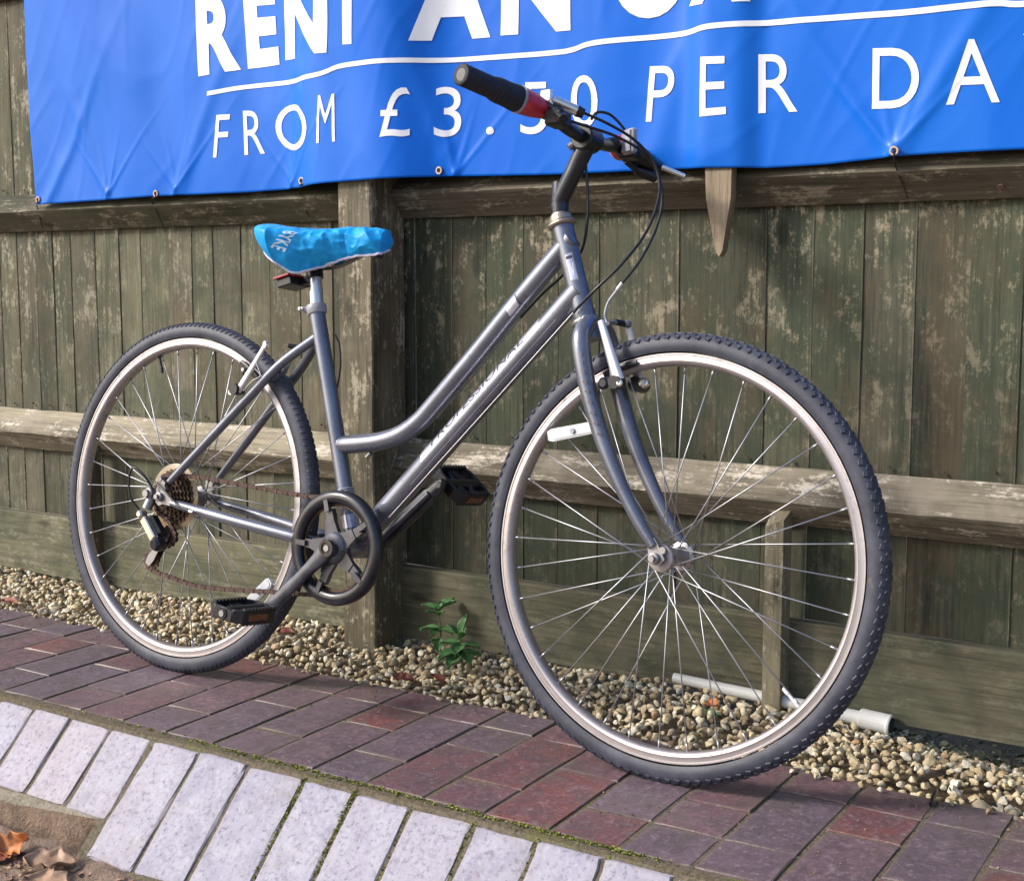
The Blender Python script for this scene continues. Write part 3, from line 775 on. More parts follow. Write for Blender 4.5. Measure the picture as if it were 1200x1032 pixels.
# tube surface mapper for decals
def on_tube(A, d, r, s, phi):
    n_ = Vector((0, -1, 0)); up_ = n_.cross(d); 
    if up_.z < 0: up_ = -up_
    return A+d*s+(n_*math.cos(phi)+up_*math.sin(phi))*r
def decal(name, A, d, r, s0, s1, p0, p1, mat, par, slant=0.0, n=14, k=8):
    V = []; F = []
    for i in range(n+1):
        for j in range(k+1):
            t = j/k; s = s0+(s1-s0)*i/n+slant*t
            V.append(on_tube(A, d, r, s, p0+(p1-p0)*t))
    for i in range(n):
        for j in range(k): a = i*(k+1)+j; F.append((a, a+k+1, a+k+2, a+1))
    o = MB().add(V, F).build(name, mat, par); return o
def tube_text(txt, A, d, r, s0, s1, p0, p1, mat, par, off=0.0, slant=0.0):
    bm = norm_bm(glyph(txt, off, res=3), 12)
    for v in bm.verts:
        u, t = v.co.x, v.co.y; v.co = on_tube(A, d, r, s0+(s1-s0)*u+slant*t, p0+(p1-p0)*t)
    return bm_obj(bm, 'lettering', mat, par)
dl = (dt1-DT0).length
def sproj(px_, py_): return (K(px_, py_, -.02)-DT0).dot(ddir)
sa, sb = sproj(492, 540), sproj(632, 383)
decal('decal', DT0, ddir, .0209, sa, sb, rad(2), rad(84), M_decal, frame, .012)
decal('decal_line', DT0, ddir, .02085, sa-.045, sb+.03, rad(-34), rad(-30), M_decal, frame, 0, 14, 2)
ta, tb = sproj(506, 524), sproj(612, 398)
tube_text('PROFESSIONAL', DT0, ddir, .0212, ta, tb, rad(16), rad(62), M_ink, frame, .012, .004)
tdir = (tt[0]-tt[3]).normalized(); t0 = (K(597, 365)-tt[3]).dot(tdir); t1 = (K(608, 352)-tt[3]).dot(tdir)
decal('decal', tt[3], tdir, .0176, t0, t1, rad(-40), rad(85), M_decal, frame, .010)
decal('decal_line', tt[3], tdir, .01765, t1, t1+.004, rad(-40), rad(85), M_ink, frame, .010, 2)
# head badge on the head tube
hs = (K(681, 312)-HB).dot(HD)
for (a, b, p, q, m_, r_) in ((hs-.024, hs+.024, 22, -24, M_grey, .0184), (hs-.0215, hs+.0215, 18, -20, M_decal, .0186), (hs+.014, hs+.019, 16, -18, M_ink, .0188)):
    V = []; F = []; side = Vector((0, -1, 0)); 
    for i in range(5):
        for j in range(7):
            ph = rad(p+(q-p)*j/6)-rad(-22); V.append(HB+HD*(a+(b-a)*i/4)+(side*math.cos(ph)+HF*math.sin(ph))*r_)
    for i in range(4):
        for j in range(6): c_ = i*7+j; F.append((c_, c_+1, c_+8, c_+7))
    MB().add(V, F).build('head_badge', m_, frame)
bm = norm_bm(glyph('V', .03), 3)
for v in bm.verts:
    ph = rad(10+14+(v.co.x-.5)*22); v.co = HB+HD*(hs-.016+.022*v.co.y)+(Vector((0, -1, 0))*math.cos(ph)+HF*math.sin(ph))*.0188
bm_obj(bm, 'badge_mark', M_letter, frame)
# cable stops, bottle bosses, seat tube bands
m = MB()
for (px_, py_) in ((505, 485), (432, 533)):
    q = K(px_, py_); m.lathe(q, tdir, [(-.006, .0045), (.006, .0045)], 10)
q = K(640, 386); m.lathe(q+Vector((0, -.012, -.004)), ddir, [(-.006, .004), (.006, .004)], 10)
m.build('cable_stop', M_bolt, frame)
m = MB()
for i in range(7): m.lathe(BB+sd*(.078+.0045*i), sd, [(0, .0155), (.0011, .0166), (.0022, .0166), (.0033, .0155)], 24)
m.build('clamp_band', M_grey, frame)
MB().lathe(BB+sd*.035, sd, [(0, .0160), (.024, .0160)], 24).build('sticker', M_decal, frame)

# ---- seat post, clamp
pt = K(369, 322)
MB().tube([st_top-sd*.01, pt], .0130, 24).build('seat_post', M_chrome, bike)
m = MB(); m.lathe(st_top-sd*.010, sd, [(0, .0175), (.002, .0190), (.016, .0190), (.018, .0175)], 24)
m.lathe(st_top-sd*.002+Vector((-.019, 0, 0)), (-1, 0, -.05), [(0, .007), (.012, .006)], 10)
m.tube([st_top-sd*.002+Vector((-.020, -.012, 0)), st_top-sd*.002+Vector((-.030, .012, 0))], .0052, 10)
m.build('seat_clamp', M_grey, bike)
MB().lathe(st_top-sd*.002+Vector((-.024, -.016, .0)), (-.2, -1, 0), [(0, .0042), (.004, .0045), (.006, .003)], 10).build('clamp_bolt', M_chrome, bpy.data.objects['seat_clamp'])
MB().lathe(pt-sd*.008, sd, [(0, .0155), (.014, .0165), (.024, .0165)], 20).build('saddle_clamp', M_blackmetal, bike)

# ---- saddle (under the cover) : half width and top height by station a (0 rear, 1 nose)
SA0, SA1 = .200, .462
def sad(t, kind=0):
    w_ = .088*(1-t)**.9*(1 if t > .1 else (.55+4.5*t)) + .026*(1 if t < .9 else 1-((t-.9)/.1)**2*.6)
    if t < .28: w_ = .108*math.sqrt(max(0.02, 1-((.28-t)/.30)**2))
    elif t < .75: w_ = lerp(.108, .034, ((t-.28)/.47)**.85)
    else: w_ = .034*math.sqrt(max(.03, 1-((t-.75)/.265)**2))+.003
    zt = .885-.014*math.sin(math.pi*min(1, t*1.15))+(-.010 if t > .7 else 0)*((t-.7)/.3)-.012*max(0, t-.3)
    return w_, zt
m = MB(); V = []; F = []; ns, nk = 22, 20
for i in range(ns+1):
    t = i/ns; w_, zt = sad(t); a = SA0+.006+(SA1-SA0-.012)*t
    for k in range(nk):
        an = 2*math.pi*k/nk; yy = math.cos(an)*(w_-.004); zz = zt-.026+math.sin(an)*(.020 if math.sin(an) > 0 else .022)
        V.append((a, yy, zz))
for i in range(ns):
    for k in range(nk): a = i*nk+k; b = i*nk+(k+1) % nk; F.append((a, b, b+nk, a+nk))
F.append(tuple(range(nk))); F.append(tuple(reversed(range(ns*nk, ns*nk+nk))))
m.add(V, F).build('saddle', M_seatblk, bike)
sadl = bpy.data.objects['saddle']
for sg in (-1, 1):
    MB().tube(crom([(.20, sg*.035, .842), (.25, sg*.024, .812), (.33, sg*.022, .808), (.43, sg*.012, .838)], 5), .0035, 8).build('saddle_rail', M_bolt, sadl)
# rear reflector
rr = MB(); rc = K(338, 329, -.03)
Mr = Matrix.Translation(rc) @ Matrix.Rotation(rad(-14), 4, 'Y')
rr.box((0, .012, -.004), (.018, .026, .008), Mr, 0, .002); rr.box((.026, .022, -.003), (.012, .006, .008), Mr, 0, .002)
o = rr.build('rear_reflector', M_black, bike)
MB().box((-.001, .010, .0062), (.020, .030, .0020), Mr, 0, .001).build('lens', M_red, o)

# ---- the plastic cover
cov = empty('saddle_cover', BIKE_M, 'crumpled bright blue plastic shower-cap cover stretched over the bicycle saddle', 'saddle cover')
def cover_pt(t, v):
    """t: 0 rear..1 nose; v: -1 camera side hem .. 0 top .. 1 fence side hem"""
    w_, zt = sad(min(1, max(0, t))); a = SA0-.004+(SA1-SA0+.010)*t; av = abs(v); sg = 1 if v > 0 else -1
    drop = lerp(.022, .058, min(1, t/.38)**.8) if t < .38 else lerp(.058, .024, (t-.38)/.62)
    if av < .55:
        q = av/.55*math.pi/2; y = sg*math.sin(q)*(w_+.003); z = zt+.003-.020*(1-math.cos(q))
    else:
        q = (av-.55)/.45; y = sg*((w_+.003)-.030*q*q*min(1, w_/.06)); z = zt-.017-drop*q
    bulge = .010*math.exp(-((t-.42)/.13)**2)*max(0, av-.5)*2
    z -= bulge
    if v > 0: z += drop*.45*max(0, (av-.55)/.45)
    P3 = Vector((a*26+z*14, y*24, z*30-a*8))
    c = .0040*(.5-abs(noise.noise(P3*.8))*2.4)+.0024*(.5-abs(noise.noise(P3*1.9+Vector((5, 1, 2))))*2.2)+.0005*fbm(a*40, y*40, z*40, 3)
    fold = .0022*math.sin((a*75+z*60)+2.5*fbm(a*14, y*10, z*10, 2))*min(1, av*1.8)
    k_ = .30+.70*min(1, max(0, (t-.34)/.14)); c *= k_; fold *= k_
    y += sg*(c+fold)*.9; z += (c*.8 if av < .5 else c*.5)
    return Vector((a+c*.4, y, z))
ns, nk = 190, 110; V = []; F = []
for i in range(ns+1):
    for k in range(nk+1): V.append(cover_pt(i/ns, -1+2*k/nk))
for i in range(ns):
    for k in range(nk): a = i*(nk+1)+k; F.append((a, a+1, a+nk+2, a+nk+1))
# close nose and rear
F.append(tuple(range(nk, -1, -1))); F.append(tuple(ns*(nk+1)+k for k in range(nk+1)))
MB().add(V, F).build('cover', M_cover, cov, 75)
hem = [cover_pt(i/60, -1)+Vector((0, -.001, 0)) for i in range(61)]+[cover_pt(1-i/60, 1) for i in range(61)]
MB().tube(hem+[hem[0]], .0024, 8, False, flat=.6).build('hem', M_hem, cov)
bm = norm_bm(glyph('BYKE', .02), 10)
for v in bm.verts:
    # the word runs from the top down the camera side near the rear
    u, h_ = v.co.x, v.co.y
    t = .385-.085*u+.080*h_; vv = -.47-.30*u
    p = cover_pt(t, vv); p2 = cover_pt(t+.01, vv); p3 = cover_pt(t, vv+.01); n_ = (p2-p).cross(p3-p).normalized()
    if n_.z < 0 and n_.y > 0: n_ = -n_
    if n_.dot(Vector((0, -.5, .8))) < 0: n_ = -n_
    v.co = p+n_*.0022
bm_obj(bm, 'lettering', M_coverletter, cov)

# ---- wheels
def make_wheel(front):
    C_ = FA if front else RA
    m = MB(); nseg = 144
    prof = [(.0115, .3155), (.0130, .3165), (.0130, .3140), (.0121, .3132), (.0124, .3060), (.0128, .3052), (.0122, .3030), (.0095, .2995), (.0050, .2975), (-.0050, .2975), (-.0095, .2995), (-.0122, .3030), (-.0128, .3052), (-.0124, .3060), (-.0121, .3132), (-.0130, .3140), (-.0130, .3165), (-.0115, .3155)]
    V = []; F = []; k = len(prof)
    for i in range(nseg):
        a = 2*math.pi*i/nseg
        for (y, r) in prof: V.append((r*math.cos(a), y, r*math.sin(a)))
    for i in range(nseg):
        for q in range(k): F.append((i*k+q, i*k+(q+1) % k, ((i+1) % nseg)*k+(q+1) % k, ((i+1) % nseg)*k+q))
    wheel = MB().add(V, F).build('wheel', M_alu, bike, 30)
    wheel.location = C_
    if front: wheel.rotation_mode = 'QUATERNION'; wheel.rotation_quaternion = Matrix.Rotation(STEER, 3, Vector((-.349, 0, .937))).to_quaternion()
    # tyre
    V = []; F = []; n1, n2 = 220, 22; cr = .3300; sr = .0180
    for i in range(n1):
        a = 2*math.pi*i/n1
        for j in range(n2):
            b = rad(-128)+rad(256)*j/(n2-1)
            rr_ = sr*(1+.03*math.cos(b*2)); r = cr+rr_*math.cos(b)
            if abs(b) > rad(70): r += .0004*math.sin(b*24)
            V.append((r*math.cos(a), rr_*math.sin(b)*(.98), r*math.sin(a)))
    for i in range(n1):
        for j in range(n2-1): a = i*n2+j; b = ((i+1) % n1)*n2+j; F.append((a, a+1, b+1, b))
    tm = MB().add(V, F)
    def knob(a, b, hl, hw, hh, yaw=0.0):
        r = cr+(sr+hh*.6)*math.cos(b); c_ = Vector((r*math.cos(a), (sr+hh*.6)*math.sin(b), r*math.sin(a)))
        rd = Vector((math.cos(a), 0, math.sin(a))); tg = Vector((-math.sin(a), 0, math.cos(a))); nn = rd*math.cos(b)+Vector((0, math.sin(b), 0)); w2 = nn.cross(tg)
        t2 = tg*math.cos(yaw)+w2*math.sin(yaw); w3 = w2*math.cos(yaw)-tg*math.sin(yaw)
        v = [c_+t2*(sx*hl*(.8 if sz > 0 else 1))+w3*(sy*hw*(.8 if sz > 0 else 1))+nn*(sz*hh) for sx in (-1, 1) for sy in (-1, 1) for sz in (-1, 1)]
        tm.add(v, [(0, 1, 3, 2), (4, 6, 7, 5), (0, 4, 5, 1), (2, 3, 7, 6), (0, 2, 6, 4), (1, 5, 7, 3)], 0, False)
    if front:
        NK = 122
        for i in range(NK):
            a = 2*math.pi*i/NK
            for sg in (-1, 1):
                knob(a+(.012 if sg > 0 else 0), sg*rad(50), .0044, .0036, .0012, sg*.35)
                knob(a+.026, sg*rad(24), .0050, .0022, .0010, sg*.6)
            knob(a+.01, 0, .0050, .0019, .0012)
    else:
        NK = 170
        for i in range(NK):
            a = 2*math.pi*i/NK
            for sg in (-1, 1):
                knob(a, sg*rad(42), .0016, .0060, .0007, sg*.5); knob(a+.016, sg*rad(17), .0016, .0052, .0007, sg*.6)
            knob(a+.008, 0, .0055, .0009, .0006)
    tm.build('tyre', M_tyre, wheel, 50)
    # hub
    W2 = .050 if front else .064
    hm = MB()
    if front:
        hm.lathe((0, 0, 0), (0, 1, 0), [(-.040, .010), (-.037, .021), (-.0345, .0225), (-.0325, .0225), (-.030, .0160), (-.022, .0135), (.022, .0135), (.030, .0160), (.0325, .0225), (.0345, .0225), (.037, .021), (.040, .010)], 32, 0, True)
        hm.lathe((0, 0, 0), (0, 1, 0), [(-.047, .0075), (-.040, .0085), (.040, .0085), (.047, .0075)], 20)
    else:
        hm.lathe((0, 0, 0), (0, 1, 0), [(-.030, .010), (-.026, .0245), (-.023, .0250), (-.020, .0160), (-.010, .0140), (.028, .0140), (.034, .0225), (.037, .0225), (.042, .010)], 32, 0, True)
        hm.lathe((0, 0, 0), (0, 1, 0), [(-.060, .0075), (.060, .0075)], 16)
    hub = hm.build('hub', M_alu if front else M_bolt, wheel, 35)
    for sg in (-1, 1):
        am = MB()
        y0 = sg*(W2+.000)
        am.lathe((0, y0, 0), (0, sg, 0), [(0, .0115), (.0022, .0115), (.0024, .0088), (.0095, .0088), (.0105, .0070), (.0106, .0048), (.016, .0048)], 6 if 0 else 20)
        am.build('axle_nut', M_bolt, wheel, 30)
    # spokes: four meshes shared by rotation
    fl = ((-.0335 if front else -.0245), (.0335 if front else .0355)); fr_ = .0200
    for si, fy in enumerate(fl):
        for par in (0, 1):
            base = si*rad(10)+par*rad(20); rimA = base+(rad(60) if par == 0 else -rad(60))
            p0 = Vector((fr_*math.cos(base), fy+(.0018 if par else -.0018), fr_*math.sin(base)))
            p1 = Vector((.2985*math.cos(rimA), (-.002 if si == 0 else .002), .2985*math.sin(rimA)))
            sm_ = MB(); sm_.tube([p0, p1], .00112, 6)
            d = (p1-p0).normalized(); sm_.tube([p1-d*.013, p1], .0019, 6)
            mesh = sm_.mesh('spoke', M_steel)
            for q in range(9):
                o = link('spoke', mesh, wheel); o.rotation_euler = (0, -rad(40)*q, 0)
    return wheel
fw = make_wheel(True); rw = make_wheel(False)
# wheel reflectors and valve
def wheel_local(wh, p):
    return (wh.matrix_basis.inverted()) @ p
def reflector(wh, pa, pb, hw):
    a, b = wheel_local(wh, pa), wheel_local(wh, pb); d = (b-a).normalized(); n_ = Vector((0, 1, 0)); w_ = n_.cross(d).normalized(); L = (b-a).length
    pts = [(-L/2, -hw*.7), (-L/2+.008, -hw), (L/2-.006, -hw*.92), (L/2, -hw*.5), (L/2, hw*.5), (L/2-.006, hw*.92), (-L/2+.008, hw), (-L/2, hw*.7)]
    o = MB().prism(pts, (a+b)/2, d, w_, .0032).build('reflector', M_reflect, wh)
    MB().prism([(x*.88, y*.74) for x, y in pts], (a+b)/2+Vector((0, -.0036, 0)), d, w_, .0010).build('facet_panel', M_reflect, o)
    MB().lathe((a+b)/2+Vector((0, -.005, 0)), (0, -1, 0), [(0, .0045), (.003, .004)], 12).build('screw', M_grey, o)
reflector(fw, K(643, 511, -.016), K(704, 499, -.016), .0105)
reflector(rw, K(292, 706, -.014), K(318, 680, -.014), .0105)
for wh, (pa, pb) in ((fw, ((943, 833), (925, 810))), (rw, ((186, 414), (190, 428)))):
    a, b = wheel_local(wh, K(*pa)), wheel_local(wh, K(*pb)); d = (-Vector((a.x, 0, a.z))).normalized(); a = -d*.2975
    vm = MB(); vm.lathe(a, d, [(0, .0040), (.004, .0028), (.022, .0026), (.024, .0036), (.033, .0034), (.035, .0018)], 10)
    vm.build('valve', M_letter if wh is fw else M_black, wh)

# ---- drivetrain
rwc = RA
# spoke protector + cassette
MB().lathe(rwc+Vector((0, -.0285, 0)), (0, -1, 0), [(0, .020), (0, .0640), (.0012, .0660), (.0024, .0640), (.0024, .020)], 48, 0, True, False).build('spoke_protector', M_protect, bike)
cs = MB()
for i, (r_, nt_) in enumerate(((.0555, 28), (.050, 24), (.044, 22), (.039, 18), (.034, 16), (.029, 14))):
    poly = []
    for k in range(nt_*2):
        a = math.pi*k/nt_; q = r_ if k % 2 == 0 else r_-.0045; poly += [(q*math.cos(a), q*math.sin(a))]
    cs.prism(poly, rwc+Vector((0, -.0325-.0044*i, 0)), (1, 0, 0), (0, 0, 1), .0010)
cs.lathe(rwc+Vector((0, -.030, 0)), (0, -1, 0), [(0, .023), (.030, .023), (.031, .014), (.034, .014)], 20)
cs.build('cassette', M_dirty, bike)
# chainring, guard, spider
CY = -.052; cc = Vector((BB.x, CY, BB.z)) + Vector((0, 0, 0))
cr_ = MB(); poly = []; nt_ = 42
for k in range(nt_*2):
    a = math.pi*k/nt_; q = .0905 if k % 2 == 0 else .0860; poly.append((q*math.cos(a), q*math.sin(a)))
o_ = MB(); V = []; F = []; 
for k, (x, y) in enumerate(poly):
    a = math.atan2(y, x)
    for yy in (-.0013, .0013):
        V.append(cc+Vector((x, yy+.004, y))); V.append(cc+Vector((.074*math.cos(a), yy+.004, .074*math.sin(a))))
n_ = len(poly)
for k in range(n_):
    a = k*4; b = ((k+1) % n_)*4; F += [(a, b, b+1, a+1), (a+2, a+3, b+3, b+2), (a, a+2, b+2, b), (a+1, b+1, b+3, a+3)]
chainset = o_.add(V, F, 0, False).build('chainring', M_dirty, bike)
gprof = [(.0785, .000), (.0800, -.0055), (.0860, -.0085), (.0945, -.0085), (.1010, -.0055), (.1035, .001), (.1025, .010), (.0990, .010), (.0985, .001), (.0940, -.0035), (.0850, -.0035), (.0800, .001)]
V = []; F = []; k = len(gprof); ng = 96
for i in range(ng):
    a = 2*math.pi*i/ng
    for (r_, y) in gprof: V.append(cc+Vector((r_*math.cos(a), y, r_*math.sin(a))))
for i in range(ng):
    for q in range(k): F.append((i*k+q, i*k+(q+1) % k, ((i+1) % ng)*k+(q+1) % k, ((i+1) % ng)*k+q))
MB().add(V, F).build('chain_guard', M_blackmetal, bike, 50)
sp_ = MB(); sp_.lathe(cc, (0, -1, 0), [(-.006, .030), (.004, .031), (.010, .026), (.014, .020)], 30)
for k in range(5):
    a = math.atan2(CD.z, CD.x)+rad(36)+k*2*math.pi/5-rad(10)
    d = Vector((math.cos(a), 0, math.sin(a))); e = Vector((-math.sin(a), 0, math.cos(a)))
    sp_.prism([(.018, -.017), (.052, -.0095), (.052, .0095), (.018, .017)], cc+Vector((0, -.001, 0)), d, e, .0045)
    sp_.prism([(.050, -.0085), (.070, -.0075), (.070, .0075), (.050, .0085)], cc+Vector((0, .002, 0)), d, e, .0055)
    sp_.prism([(.066, -.005), (.088, -.0045), (.088, .0045), (.066, .005)], cc+Vector((0, -.0055, 0)), d, e, .0040)
sp_.build('spider', M_crank, bike)
# cranks
def crank(sg, d):
    y0, y1 = (sg*.066, sg*.076)
    A_ = Vector((BB.x, y0, BB.z)); Bq = Vector((BB.x, y1, BB.z))+d*.178
    sd_ = Vector((-d.z, 0, d.x)); m = MB(); V = []; F = []
    for i in range(25):
        t = i/24; c_ = lerp(A_, Bq, t); hw = lerp(.0165, .0115 if sg < 0 else .0155, min(1, t*3)) if t < .34 else ((.0115 if sg < 0 else .0155) if t < .86 else .0115+.0035*math.sin((t-.86)/.14*math.pi*.8)); th = lerp(.0095, .0065, t)
        if i in (0, 24): hw *= .5; c_ = c_+d*(-.012 if i == 0 else .010)
        elif i in (1, 23): hw *= .86; c_ = c_+d*(-.010 if i == 1 else .009)
        for k in range(12):
            a = 2*math.pi*k/12; x = math.copysign(abs(math.cos(a))**.6, math.cos(a))*hw; y = math.copysign(abs(math.sin(a))**.6, math.sin(a))*th
            V.append(c_+sd_*x+Vector((0, y, 0)))
    for i in range(24):
        for k in range(12): a = i*12+k; b = i*12+(k+1) % 12; F.append((a, b, b+12, a+12))
    F.append(tuple(range(12))); F.append(tuple(reversed(range(24*12, 25*12))))
    o = m.add(V, F).build('crank', M_crank if sg < 0 else M_blackmetal, bike, 45)
    nrm = Vector((0, -1, 0))       # the face seen from the camera side
    if sg < 0:
        MB().lathe(A_+nrm*.0095, nrm, [(0, .0165), (.003, .0155), (.003, .0110), (.001, .0108), (.001, .0001)], 28, close=False).build('dust_cap', M_blackmetal, o)
        MB().lathe(A_+nrm*.0100, nrm, [(0, .0062), (.0022, .0058)], 8).build('crank_bolt', M_bolt, o)
    else:
        # milled groove on the inner face, pedal axle end showing
        g0, g1 = lerp(A_, Bq, .16)+nrm*.0086, lerp(A_, Bq, .86)+nrm*.0068
        MB().tube([g0, g1], .0062, 10, flat=1.0).build('groove', M_crank, o)
        MB().lathe(Bq+nrm*.0062, nrm, [(0, .0062), (.0012, .0058), (.0012, .0040)], 16).build('axle_end', M_crank, o)
    return Bq
CE = crank(-1, CD); CF = crank(1, -CD)
def pedal(c0, sg, tilt, yawp=0):
    """platform pedal: end plates, two rails with teeth, spindle barrel; x fore-aft, y outwards"""
    Mp = Matrix.Translation(c0) @ Matrix.Rotation(tilt, 4, 'Y') @ Matrix.Diagonal((1, sg, 1, 1))
    m = MB(); hl, L = .037, .096; y0, y1 = .016, .016+L
    m.tube([Mp @ Vector((0, .010, 0)), Mp @ Vector((0, y1, 0))], .0115, 16)
    for sx in (-1, 1):
        m.box((sx*hl, (y0+y1)/2, 0), (.0030, L/2-.008, .0125), Mp, 0, .0015)
        for k in range(9):
            for sz in (-1, 1):
                m.box((sx*(hl-.001), y0+.013+k*.0088, sz*.0132), (.0034, .0022, .0022), Mp)
        # curved webs joining barrel to rails
        for yy in (y0+.028, y1-.030):
            m.tube([Mp @ Vector((0, yy, 0)), Mp @ Vector((sx*hl*.5, yy+(.006 if yy < .06 else -.006), 0)), Mp @ Vector((sx*hl, yy+(.014 if yy < .06 else -.014), 0))], [.010, .0070, .0085], 8)
        # corner pieces
        for yy, yc in ((y0, y0+.010), (y1, y1-.010)):
            a = Vector((sx*hl, yc, 0)); b = Vector((sx*(hl-.016), yy, 0))
            d = (b-a); c_ = (a+b)/2; ang = math.atan2(d.y, d.x)
            m.box((0, 0, 0), (d.length/2+.001, .003, .0118), Mp @ Matrix.Translation(c_) @ Matrix.Rotation(ang, 4, 'Z'), 0, .001)
    m.box((0, y0, 0), (hl-.014, .0035, .0118), Mp, 0, .002); m.box((0, y1, 0), (hl-.014, .0035, .0118), Mp, 0, .002)
    o = m.build('pedal', M_black, bike, 40)
    for sx in (-1, 1):
        MB().box((sx*(hl+.0026), (y0+y1)/2+.004, -.001), (.0020, .023, .0062), Mp, 0, .001).build('reflector', M_orange, o)
    q = MB(); q.tube([Mp @ Vector((0, y1+.002, 0)), Mp @ Vector((0, y1+.0055, 0))], .0100, 16); q.build('dust_cap', M_blackmetal, o)
    q = MB(); q.tube([Mp @ Vector((0, y1+.004, 0)), Mp @ Vector((0, y1+.0075, 0))], .0058, 12); q.build('spindle_nut', M_bolt, o)
    q = MB(); q.tube([Mp @ Vector((0, -.004, 0)), Mp @ Vector((0, .014, 0))], .0062, 12); q.build('spindle', M_bolt, o)
pedal(CE, -1, rad(6)); pedal(CF, 1, rad(38))

# chain
def chain(path, name='chain'):
    P_ = crom(path, 10); L = [0]
    for a, b in zip(P_[:-1], P_[1:]): L.append(L[-1]+(b-a).length)
    def at_(s):
        s = min(max(s, 0), L[-1]-1e-6)
        i = max(0, next((j for j in range(1, len(L)) if L[j] > s), len(L)-1)-1); return lerp(P_[i], P_[i+1], (s-L[i])/max(1e-9, L[i+1]-L[i]))
    m = MB(); n = int(L[-1]/.0127)
    for i in range(n):
        a, b = at_(i*.0127), at_((i+1)*.0127); d = (b-a).normalized(); c_ = (a+b)/2; e = Vector((0, 1, 0)); f = d.cross(e).normalized()
        M_ = Matrix.Translation(c_) @ Matrix((d, e, f)).transposed().to_4x4(); wdt = .0034 if i % 2 else .0024
        for sg in (-1, 1):
            V = []
            for yy in (-.0005, .0005):
                for (x, z) in ((-.0088, 0), (-.0080, .0038), (-.0050, .0044), (0, .0019), (.0050, .0044), (.0080, .0038), (.0088, 0), (.0080, -.0038), (.0050, -.0044), (0, -.0019), (-.0050, -.0044), (-.0080, -.0038)):
                    V.append(M_ @ Vector((x, sg*wdt+yy, z)))
            F = [tuple(range(11, -1, -1)), tuple(range(12, 24))]+[(q, (q+1) % 12, (q+1) % 12+12, q+12) for q in range(12)]
            m.add(V, F, 0, False)
        m.tube([a-e*.0040, a+e*.0040], .0024, 8)
    return m.build(name, M_rust, bike)
cyl = -.048
up = [RA+Vector((-.030, cyl, .020)), RA+Vector((-.012, cyl, .0405)), RA+Vector((.010, cyl, .0420)), RA+Vector((.10, cyl-.001, .0385+.006)), cc+Vector((-.10, .004, .086)), cc+Vector((-.02, .004, .0880)), cc+Vector((.03, .004, .083))]
lp = K(179, 656, -.05); upl = K(196, 628, -.05)
lo = [cc+Vector((.03, .004, -.083)), cc+Vector((-.02, .004, -.0885)), K(330, 694, -.05), K(280, 691, -.05), K(235, 687, -.05), K(200, 676, -.05), lp+Vector((.004, 0, -.020)), lp+Vector((-.016, 0, -.010)), lp+Vector((-.012, 0, .014)), upl+Vector((.012, 0, -.016)), upl+Vector((.024, 0, .004)), RA+Vector((.005, cyl, -.044)), RA+Vector((-.025, cyl, -.032)), RA+Vector((-.042, cyl, 0)), RA+Vector((-.030, cyl, .022))]
chain(up+[cc+Vector((.06, .004, .064)), cc+Vector((.085, .004, .02)), cc+Vector((.085, .004, -.02)), cc+Vector((.06, .004, -.064))]+lo)
# derailleur
dm = MB(); h0 = K(178, 580, -.066); b1 = K(166, 602, -.080); b2 = K(184, 637, -.085)
dm.tube([h0+Vector((0, .004, .004)), K(172, 596, -.070)], [.009, .010], 12)
dm.lathe(K(177, 578, -.066), (0, -1, 0), [(0, .011), (.008, .011), (.010, .008), (.016, .0075)], 16)
der = dm.build('derailleur', M_bolt, bike)
MB().box((0, 0, 0), (.027, .006, .0085), Matrix.Translation((b1+b2)/2) @ (b2-b1).to_track_quat('X', 'Z').to_matrix().to_4x4(), 0, .002).build('outer_link', M_chrome, der)
MB().box((.0, .014, .004), (.024, .009, .012), Matrix.Translation((b1+b2)/2) @ (b2-b1).to_track_quat('X', 'Z').to_matrix().to_4x4(), 0, .003).build('inner_link', M_black, der)
MB().lathe(b2+Vector((0, .014, 0)), (-.1, -1, -.1), [(0, .013), (.016, .0135), (.022, .010)], 18).build('knuckle', M_blackmetal, der)
MB().lathe(b1+Vector((0, .008, 0)), (0, -1, 0), [(0, .0075), (.014, .0075), (.017, .005)], 12).build('pivot', M_chrome, der)
def pulley(c_, r_):
    pm = MB(); poly = []
    for k in range(22):
        a = 2*math.pi*k/22; q = r_ if k % 2 == 0 else r_-.004; poly.append((q*math.cos(a), q*math.sin(a)))
    pm.prism(poly, c_, (1, 0, 0), (0, 0, 1), .0022); pm.lathe(c_+Vector((0, .005, 0)), (0, -1, 0), [(0, .006), (.010, .006)], 10)
    pm.build('pulley', M_dirty, der)
pulley(upl, .021); pulley(lp, .020)
for sg, mt in ((-1, M_bolt), (1, M_dirty)):
    cgm = MB(); d = (lp-upl); c_ = (lp+upl)/2+Vector((0, sg*.0075, 0)); dn = d.normalized(); e = Vector((0, 1, 0)).cross(dn); h_ = d.length/2
    cgm.prism([(-h_-.012, -.010), (-h_+.010, -.013), (0, -.006), (h_-.006, -.009), (h_+.010, -.006), (h_+.012, .006), (h_-.004, .010), (0, .006), (-h_+.010, .013), (-h_-.012, .008)], c_, dn, e, .0009)
    cgm.build('cage_plate', mt, der)

